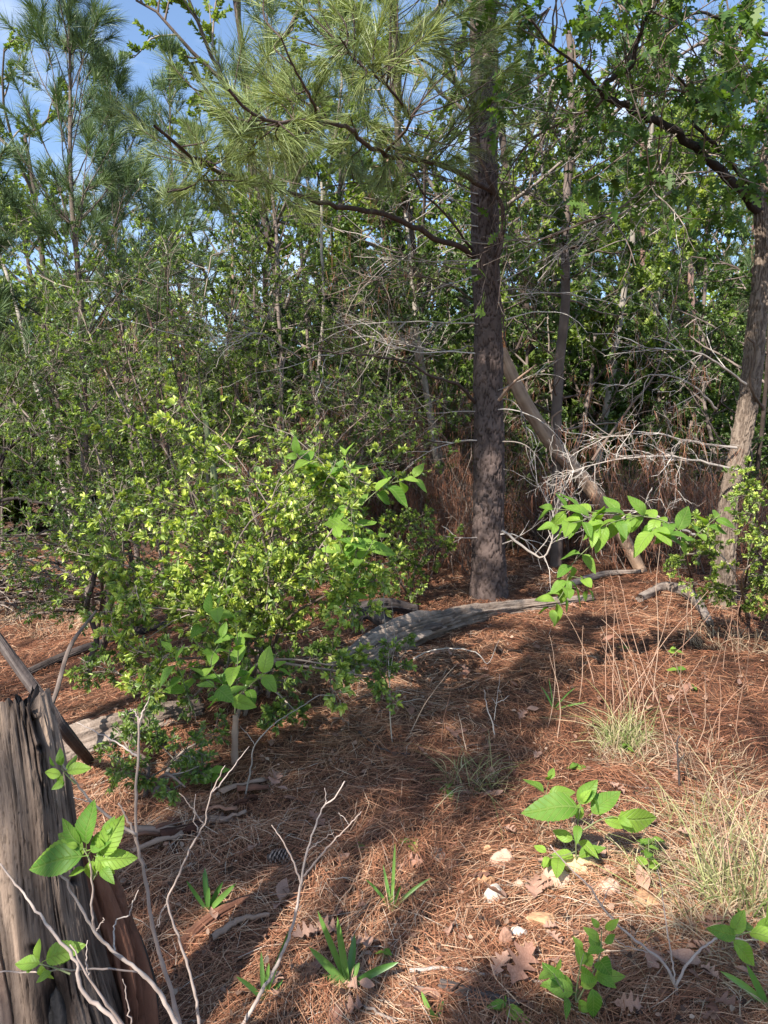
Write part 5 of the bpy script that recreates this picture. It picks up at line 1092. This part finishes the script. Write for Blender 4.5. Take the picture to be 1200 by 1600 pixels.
def seedling(label, px, py, n, L, seed, h=.05):
    rs = np.random.RandomState(seed); b = gpt(px, py); root = thing('seedling', label, 'seedling', b); g = Geo(); tube(g, [b, b + V3(.003, 0, h*.5), b + V3(0, 0, h)], .0018, 4, .5); obj('stem', g, M['green_bark'], root)
    for i in range(n):
        a = i*2.4 + rs.rand(); z = h*(.4+.6*i/n); put_blade('leaf', BERRY[rs.randint(4)], b + V3(0, 0, z), V3(math.cos(a), math.sin(a), .3*rs.rand()), norm(V3(0, -.5, 1) + rs.normal(size=3)*.3), L*(.7+.5*rs.rand()), root)
for i, (px, py, n, L, h, lb) in enumerate([(1012,1385,7,.045,.16,'clover like seedling with stacked round leaves under the bent fork'),(1018,1330,6,.045,.05,'small lobed seedling above the clover like one'),(1058,1055,4,.06,.05,'bright two leaved seedling on sunlit straw'),(1082,1080,4,.05,.04,'tiny seedling above the sunny patch by the oak'),(1055,1030,5,.045,.08,'dim seedling just under the oak trunk'),
      (640,1330,5,.05,.04,'seedling beside the two long blades'),(700,1250,4,.05,.05,'seedling in the dull straw below the grass clump'),(560,1330,4,.04,.03,'tiny seedling near the forked twig tips'),(330,1240,6,.07,.10,'yellowish seedling by the rotten bark'),(900,1210,5,.05,.05,'yellow green seedling in the pale grass'),(975,1020,4,.05,.05,'seedling in the tall dry stalks'),
      (600,1500,3,.03,.03,'speck of green seedling among needles'),(790,1600,5,.06,.05,'leafy seedling at the bottom shadow'),(980,1180,5,.05,.05,'bright seedling under the tall grass clump')]):
    seedling(lb, px, py, n, L, 420+i, h)

# ------------------------------------------------------------------ grass clumps and stalks
def grass_clump(label, px, py, n, h, rad, seed, mat, w=.004, droop=.6, lean=.5, t0=.3, tv=.7, name='grass_clump', dy=0):
    rs = np.random.RandomState(seed); b = gpt(px, py); root = thing(name, label, 'grass clump', b)
    a = rs.rand(n)*6.28; q = rad*np.sqrt(rs.rand(n)); x, y_ = b[0]+np.cos(a)*q, b[1]+np.sin(a)*q; P = np.stack([x, y_, ground_z(x, y_)-.005], -1)
    hd = a + rs.normal(size=n)*.9; ln = lean*(.15+1.3*rs.rand(n)**1.3)
    D = np.stack([np.cos(hd)*ln, np.sin(hd)*ln, np.ones(n)], -1) + rs.normal(size=(n, 3))*.22
    bd = rs.normal(size=(n, 3))*V3(.35, .35, .05); g = Geo(); L_ = h*(.2+.9*rs.rand(n)**1.5); dead = rs.rand(n) < .35
    ribbons(g, P, D, L_, w*(.6+.7*rs.rand(n)), droop*(.2+1.3*rs.rand(n)), 8, np.clip(t0 + tv*rs.rand(n) + .45*dead, 0, 1), side=rs.normal(size=(n, 3))*V3(1, 1, .2), bend=bd, taper=.5)
    obj('blades', g, M[mat], root, kind='stuff'); return root
grass_clump('pale green arching grass clump in the sun below the tall stalks', 972, 1165, 300, .46, .11, 501, 'grass', .0045, .8, .55, .1, .6)
grass_clump('dry bleached thatch at the foot of the arching grass clump', 985, 1190, 420, .20, .15, 502, 'dry_grass', .0035, .5, .9)
grass_clump('thin grass clump in half shade in the middle of the slope', 738, 1225, 200, .34, .13, 503, 'grass', .0038, .8, .7, .1, .6)
grass_clump('low straw coloured grass at the foot of the thin clump', 752, 1240, 260, .16, .16, 504, 'dry_grass', .003, .5, .9)
grass_clump('pale dry grass under the tall beautyberry sapling', 870, 1300, 260, .18, .10, 505, 'dry_grass', .0032, .6, .7)
grass_clump('tall green and straw grass at the picture edge', 1172, 1420, 260, .62, .15, 506, 'grass', .0042, .5, .4, .0, .6)
grass_clump('dense dry grass bank below the oak', 1130, 1370, 450, .26, .24, 507, 'dry_grass', .0035, .9, 1.1)
grass_clump('dry grass hanging over the reddish bank', 1190, 1500, 500, .24, .22, 508, 'dry_grass', .0032, .9, 1.1)
for k_, (px, py, lb) in enumerate([(1100,1290,'dry grass spilling under the blackened twig'),(1180,1270,'dense tan grass just below the sunny straw by the oak'),(1150,1440,'tan grass at the foot of the red brown stalks'),(1070,1400,'tan grass beside the orange pebble'),(1205,1370,'tan grass cut by the picture edge'),(1110,1200,'sparse tan grass next to the big pale dead leaf')]):
    grass_clump(lb, px, py, 230, .30, .20, 560+k_, 'dry_grass' if k_ % 3 else 'grass', .0036, .7, .8, .25, .7)
grass_clump('straggling dry grass between the bank and the shadow', 1090, 1500, 260, .16, .2, 509, 'dry_grass', .003, .9, 1.2)
grass_clump('dry grass tufts at the foot of the oak', 1140, 1010, 260, .4, .3, 510, 'dry_grass', .005, .6, .6)
for i, (px, py) in enumerate([(20,955),(70,965),(120,955),(40,935),(-20,980),(95,985)]):
    grass_clump(['golden dry grass in the far sunny clearing', 'golden dry grass behind the short dark stem', 'dry grass under the brush heap', 'dry grass against the brush heap shadow', 'dry grass at the outer side of the clearing', 'dry grass near the charred limb'][i], px, py, 240, .28, .4, 520+i, 'dry_grass', .007, .6, .8, name='dry_grass_clump')
def stalks(label, spots, seed, h, grp=None):
    rs = np.random.RandomState(seed); b = gpt(*spots[0]); root = thing('dry_stalks', label, 'dry stalks', b, grp); 
    for (px, py) in spots:
        p = gpt(px, py); P, _ = wander(rs, p, V3(rs.normal()*.22, rs.normal()*.15, 1), h*(.35+.6*rs.rand()), 12, .055, 0, V3(rs.normal()*.03, 0, -.01)); g = Geo(); tube(g, P, np.linspace(.0026, .0011, 12), 4, rs.rand()); obj('stalk', g, M['stalk'], root)
for i, (x_, y_, lb) in enumerate([(2.6, 3.2, 'dry grass clump continuing the bank beyond the picture edge'), (3.2, 4.4, 'dry grass clump farther along the open slope'), (2.2, 2.1, 'dry grass clump nearest beyond the picture edge')]):
    q = V3(x_, y_, gz(x_, y_)); px_, py_ = 600 + FPX*x_/(y_*cP - (q[2]-1.6)*sP), 800 - FPX*((q[2]-1.6)*cP + y_*sP)/(y_*cP - (q[2]-1.6)*sP); grass_clump(lb, px_, py_, 420, .34, .28, 580+i, 'dry_grass', .004, .7, .8)
stalks('tall pinkish dry stalks standing above the pale grass clump', [(960,1120),(968,1130),(975,1125),(985,1120),(990,1140),(950,1130),(972,1110),(1000,1130),(945,1110),(978,1135),(984,1128),(965,1145)], 530, 1.0)
stalks('dry stalks bending beside the blackened twig', [(1060,1190),(1040,1120),(1085,1180),(1075,1220),(1020,1100),(1100,1200)], 531, 1.0)
stalks('dry stalks near the oak foot', [(1110,1060),(1130,1050),(1160,1060),(1190,1090),(1080,1010),(1050,990),(1150,1040)], 532, .7)
stalks('thin dry stalks on the shaded straw below the log', [(690,1160),(730,1180),(855,1140),(870,1160),(640,1150)], 533, .55)
stalks('loose pinkish stalks on the sunny slope beside the grass', [(1010,1180),(1030,1150),(1045,1210),(1090,1140),(1120,1170),(1150,1150),(1000,1080),(930,1080),(905,1100)], 536, .75)
stalks('red brown stalks standing in the grass at the edge', [(1120,1400),(1150,1420),(1180,1410),(1195,1440),(1135,1390),(1165,1380),(1178,1430),(1190,1390)], 534, .6)

# ------------------------------------------------------------------ stones, cone, dead leaves, sticks
def stone(px, py, wpx, hpx, mat, seed, label, name='stone'):
    rs = np.random.RandomState(seed); b = gpt(px, py + hpx*.3); k = np.linalg.norm(b-CAM)/FPX; rx, rz = wpx*k/2, max(hpx*k/2*1.1, wpx*k*.22)
    nu, nv = 30, 18; th = np.linspace(0, 2*np.pi, nu, endpoint=False); ph = np.linspace(0, np.pi, nv)
    d = np.stack([np.sin(ph)[:, None]*np.cos(th)[None], np.sin(ph)[:, None]*np.sin(th)[None], np.cos(ph)[:, None]*np.ones(nu)[None]], -1)
    # facetted: cut by random planes
    r = np.ones(d.shape[:2])
    for i in range(11):
        n_ = norm(rs.normal(size=3)); c = d @ n_; r = np.where(c > .3, np.minimum(r, (.58+.25*rs.rand())/np.maximum(c, .01)), r)
    r = r * (1 + .10*fbm(d[..., 0]*2.5, d[..., 1]*2.5, d[..., 2]*2.5, seed, 4))
    v = d*r[..., None]*V3(rx, rx*(.7+.2*rs.rand()), rz); a = rs.normal()*.3; v = v @ np.array([[math.cos(a), math.sin(a), 0], [-math.sin(a), math.cos(a), 0], [0, 0, 1]]) + b + V3(0, 0, rz*.05 + .008)
    i = np.arange(nv-1)[:, None]*nu; j = np.arange(nu)[None]; k_ = (j+1) % nu
    g = Geo(); g.add(v, np.stack([i+j, i+nu+j, i+nu+k_, i+k_], -1).reshape(-1, 4), .5 + .3*rs.normal())
    return single(name, g, M[mat], label, 'stone', b, smooth=False)
for i, s_ in enumerate([(905,1350,62,46,'stone_tan','big orange brown rock under the tall beautyberry sapling'),(866,1373,44,30,'stone_pink','flat pinkish stone beside the big orange brown rock'),(948,1382,44,24,'stone_pink','pale pinkish stone half sunk in straw past the big rock'),
     (772,1399,38,27,'stone_white','chalky white stone in the sunny strip'),(760,1373,30,20,'stone_tan','smooth tan stone just behind the white one'),(784,1344,34,30,'stone_pink','two toned stone sunk in the shaded straw'),(683,1337,28,18,'stone_grey','small grey stone off by itself'),
     (848,1437,42,24,'stone_tan','orange block shaped stone in the sunny strip'),(788,1467,22,30,'stone_pink','upright pale tan stone at the shadow edge'),(812,1458,26,12,'stone_white','flat pale chip behind the upright stone'),(989,1357,16,16,'stone_tan','pebble next to the clover like seedling'),
     (1053,1411,14,11,'stone_tan','orange pebble below the dry grass bank'),(762,1329,14,16,'stone_tan','small tan pebble behind the two toned stone'),(915,1463,20,11,'stone_pink','pink pebble under the low beautyberry'),(812,1385,16,10,'stone_pink','pinkish pebble between the white stone and the flat pinkish one'),(1005,1407,40,8,'stone_tan','flat pale orange flake in the sun')]):
    stone(s_[0], s_[1], s_[2], s_[3], s_[4], 600+i, s_[5])
def cone_(px, py):
    b = gpt(px, py); root = thing('pine_cone', 'dark open pine cone lying in the straw above the middle sapling', 'pine cone', b); g = Geo(); rs = np.random.RandomState(5); c = b + V3(0, 0, .025)
    tube(g, [c - V3(.04, 0, 0), c, c + V3(.04, 0, 0)], [.012, .02, .006], 8, .1); obj('core', g, M['cone'], root)
    for i in range(70):
        u = i/70; a = i*2.4; x = -.038 + .076*u; r = .014 + .016*math.sin(math.pi*(.15+.8*u)); d = V3(.5, math.cos(a), math.sin(a)); d = norm(d); p = c + V3(x, 0, 0) + d*.006
        s_ = norm(np.cross(d, V3(1, 0, 0))); w = .0085; q = np.array([p - s_*w*.4, p + s_*w*.4, p + d*r + s_*w, p + d*r*1.12, p + d*r - s_*w, p + d*r*.9 + V3(-.004, 0, 0)])
        g = Geo(); g.add(q, [[0, 1, 2], [0, 2, 3], [0, 3, 4], [0, 5, 1], [5, 4, 3], [5, 3, 2], [0, 4, 5], [1, 5, 2]], .3+.7*rs.rand()); obj('scale', g, M['cone'], root, smooth=False)
cone_(435, 1352)
rs = np.random.RandomState(8); GL = 'dead oak leaves scattered over the pine straw'
for i in range(190):
    if i < 150: px, py = 420 + 780*rs.rand(), 960 + 640*rs.rand()**.8
    else: px, py = rs.rand()*1200, 950 + 650*rs.rand()
    if px < 330 and py > 1050: continue
    b = gpt(px, py); a = rs.rand()*6.28; me = DEADL[rs.randint(4)] if rs.rand() < .6 else DEADO[rs.randint(2)]
    o = put_blade('dead_leaf', me, b + V3(0, 0, .022 + .015*rs.rand()), V3(math.cos(a), math.sin(a), rs.normal()*.12), norm(V3(0, 0, 1) + rs.normal(size=3)*.3), .045 + .055*rs.rand(), None)
    o['label'] = 'curled dead brown leaf lying on pine straw'; o['category'] = 'dead leaf'; o['group'] = GL
for i, (px, py, L, lb) in enumerate([(800,1560,.14,'largest pinkish dead oak leaf lying in the shadow'),(770,1550,.10,'dead oak leaf overlapping the largest one in the shadow'),(1085,1130,.13,'big pale dead leaf on sunlit straw by the blackened twig'),(1010,1120,.10,'dead leaf tucked beside the sunny grass')]):
    b = gpt(px, py); o = put_blade('dead_leaf', DEADL[i % 4], b + V3(0, 0, .035), V3(.5, .8, .1), norm(V3(.1, -.2, 1)), L, None); o['label'] = lb; o['category'] = 'dead leaf'
def sticks():
    rs = np.random.RandomState(9)
    for i, (pp, r, lb, mt) in enumerate([([(640,1525),(720,1530),(800,1540),(850,1545)], .006, 'long pale stick lying along the shadow edge', 'silver'), ([(650,1560),(690,1580),(720,1610)], .008, 'forked grey stick in the bottom shadow', 'twig'),
          ([(690,1560),(740,1575),(810,1590)], .020, 'dark chunk of bark in the bottom shadow', 'dark_wood'), ([(700,1175),(760,1168),(830,1175)], .004, 'thin straight twig on dull straw', 'twig'), ([(930,1225),(1010,1238),(1150,1250)], .004, 'pale fallen stalk in front of the blackened twig', 'silver'),
          ([(560,1150),(600,1180),(640,1185)], .006, 'dark stick near the upright dead stem', 'dark_wood'), ([(330,1480),(370,1455),(420,1440)], .012, 'splintered reddish stick on the rotten ridge', 'dead_brown'), ([(1000,945),(1040,925),(1080,940),(1110,985)], .05, 'weathered broken wood lying behind the tall stalks', 'grey_wood'),
          ([(880,925),(940,905),(1000,900)], .04, 'shaded piece of wood under the leaning trunk', 'grey_wood'), ([(620,1610),(560,1580),(520,1590)], .005, 'thin twig in front of the strap leaved weed', 'twig')]):
        P = smooth_path([gpt(*q) + V3(0, 0, r*.8 + .012) for q in pp], 18); g = Geo()
        if r > .015: log_mesh(g, P, [r*.7, r, r*.9, r*.5], 20, 40, .35, 60+i)
        else: tube(g, P + rs.normal(size=P.shape)*.002, np.linspace(r, r*.6, 18), 6, rs.rand())
        single('fallen_stick', g, M[mt], lb, 'stick', P[9])
sticks()

# ================================================================== unseen trees beside and behind the viewpoint, leaf clumps placed to throw wanted shade
KEEP_LIT = [(gpt(x, y_), r) for x, y_, r in ((430,1480,.3),(520,1440,.3),(620,1410,.28),(720,1400,.3),(820,1390,.3),(920,1370,.28),(650,1480,.25),(560,1530,.2),(1000,1230,.25),(1080,1130,.35),(1150,1210,.25),(1110,1060,.3),(1020,1070,.25),(960,1160,.2),(50,980,.6),(900,918,.25),(700,905,.2),(1040,1300,.15))]  # spots meant to stay sunlit; crown leaves over them are left out
KEEP_LIT += [(at(x, y_, Y_), r) for x, y_, Y_, r in ((300,740,4.3,.45),(400,820,4.2,.5),(480,860,4,.45),(560,770,3.9,.4),(260,830,4.2,.35),(380,920,4.1,.3),(560,900,3.9,.25),(960,800,4.5,.45),(1040,820,4.5,.3),(880,920,4.4,.25),(400,200,4,.75),(500,110,4,.6),(300,240,4.2,.5),(600,60,4.3,.5),(980,735,5.2,.45),(1100,720,5.3,.3),(1148,720,5.5,.22),(40,1350,1.7,.25),(130,1330,1.4,.15),(910,1280,2.9,.15),(900,1530,2.2,.15),(200,640,6.5,.3),(110,450,8,.8),(100,200,8,.9),(370,1040,3.4,.2))]
def unseen_shade_tree(base, targets, label, seed, dens=1.0, r0=.11, leaf=.09):
    """targets: (point to be shaded by an added clump, metres up the sun's ray to the leaf clump, clump radius)"""
    rs = np.random.RandomState(seed); b = V3(base[0], base[1], gz(*base)); root = thing('unseen_shade_tree', label, 'tree', b, 'unseen trees shaped to shade the slope')
    cs = [(np.asarray(p, float) + LS*s_, r) for p, s_, r in targets]; top = np.mean([c for c, _ in cs], 0)
    T = smooth_path([b - V3(0, 0, .2), b + V3(.05, .03, 1.6), b*.75 + top*.25 + V3(0, 0, top[2]*.18), b*.4 + top*.6], 30); g = Geo(); tube(g, T, np.linspace(r0, r0*.4, 30), 10, .5); obj('trunk', g, M['oak_bark'], root)
    gl, gb = Geo(), Geo()
    for c, r in cs:
        j = 12 + int(rs.rand()*17); P = smooth_path([T[j], T[j]*.5 + c*.5 + V3(0, 0, .15) + rs.normal(size=3)*.1, c], 10); tube(gb, P, np.linspace(.03, .01, 10), 5, rs.rand())
        m = max(8, int(26*r*r*4)); q = norm(rs.normal(size=(m, 3)))*(r*rs.rand(m)**.45)[:, None]
        for w in q[:24]: tube(gb, [c, c + w*.6 + V3(0, 0, .03), c + w], [.007, .004, .002], 3, .5)
        n = int(4200*dens*r*r); k = rs.randint(m, size=n); p = c + q[k] + rs.normal(size=(n, 3))*.10*max(r, .4)/.6
        for gc, gr in KEEP_LIT:          # drops leaves whose shadow would fall on spots kept lit
            w_ = p - gc; p = p[np.linalg.norm(w_ - (w_ @ LS)[:, None]*LS, axis=1) > gr*(.8+.3*rs.rand(len(p)))]
        n = len(p)
        if n == 0: continue
        leaves(gl, p, rs.normal(size=(n, 3)), rs.normal(size=(n, 3)) + V3(0, 0, .8), leaf*(.7+.6*rs.rand(n)), leaf*.62, rs.rand(n))
    obj('branches', gb, M['oak_bark'], root, kind='stuff'); obj('foliage', gl, M['oak'], root, kind='stuff')
A = at
unseen_shade_tree((-2.6, -3.4), [(gpt(500,1150),9,.42),(gpt(640,1110),9.3,.5),(gpt(780,1080),9,.5),(gpt(610,1225),8.7,.38),(gpt(860,1010),9.4,.45),(gpt(560,1020),9.6,.4),(gpt(720,1200),8.8,.3),(gpt(340,1260),8.4,.35),(gpt(700,1000),9.2,.42),(gpt(470,1290),8.6,.25),(gpt(300,1310),8.4,.28),(gpt(420,1230),8.6,.3),(gpt(240,1370),8.2,.25),(gpt(370,1350),8.3,.22),(gpt(560,1180),9,.35),(gpt(930,980),9.3,.25)], 'unseen broad tree behind the viewpoint, crown shaped to shade the middle of the slope', 701, .95)
unseen_shade_tree((-1.2, -4.6), [(gpt(900,1580),8,.36),(gpt(1020,1600),8,.4),(gpt(800,1640),7.8,.3),(gpt(1100,1640),7.9,.4)], 'small unseen tree added behind the viewpoint to shade the bottom corner', 702, .8)  # added tree in place of the camera holder's shadow
unseen_shade_tree((-4.4, .6), [(A(765,900,7),9,.42),(A(765,800,7),9.2,.42),(A(765,690,7),9,.42),(A(765,580,7),8.7,.42),(A(762,470,7),8.4,.42),(A(760,360,7),8,.38),(A(758,260,7),7.6,.34),(A(765,960,6.9),9,.3)], 'unseen tall tree beside the viewpoint, crown shaped to shade the big pine trunk', 703, 1.1)
unseen_shade_tree((-6.0, .2), [(A(420,680,7.4),8.8,.35),(A(520,640,7.6),9,.45),(A(100,860,6.3),8,.4),(A(560,760,7.6),9,.4),(A(20,800,8),9,.5),(A(300,560,7),8.2,.25),(A(160,940,5),8.6,.3),(A(230,1010,4.2),8.4,.3),(A(120,830,5.8),8.6,.35),(A(300,1060,3.9),8.3,.25),(A(170,700,6.6),8.6,.35),(A(420,1050,3.9),8.5,.22)], 'unseen wide tree beside the viewpoint, crown shaped to shade the yaupon thicket', 704, .8)
unseen_shade_tree((-4.8, 1.6), [(A(620,780,8.6),9.4,.6),(A(700,640,8.6),9,.5),(A(860,800,8.8),9.4,.55),(A(980,760,8.6),9.2,.5),(A(640,600,9),9,.5),(A(900,560,8.6),8.8,.5),(A(1040,620,8.6),9,.5),(A(560,500,9),8.6,.5),(A(1000,880,8),9.2,.4),(A(690,860,8.4),9,.4),(A(1120,560,8.4),9.3,.4)], 'unseen tall tree beside the viewpoint, crown shaped to shade the brown brush', 705, 1.0)
unseen_shade_tree((-2.0, -5.6), [(A(960,220,4.8),7.4,.4),(A(860,120,4.8),7,.36),(A(1180,420,5.5),8,.3),(A(1150,260,5.2),7.4,.3)], 'unseen slim tree behind the viewpoint, crown shaped to shade the oak limb', 706, .8)
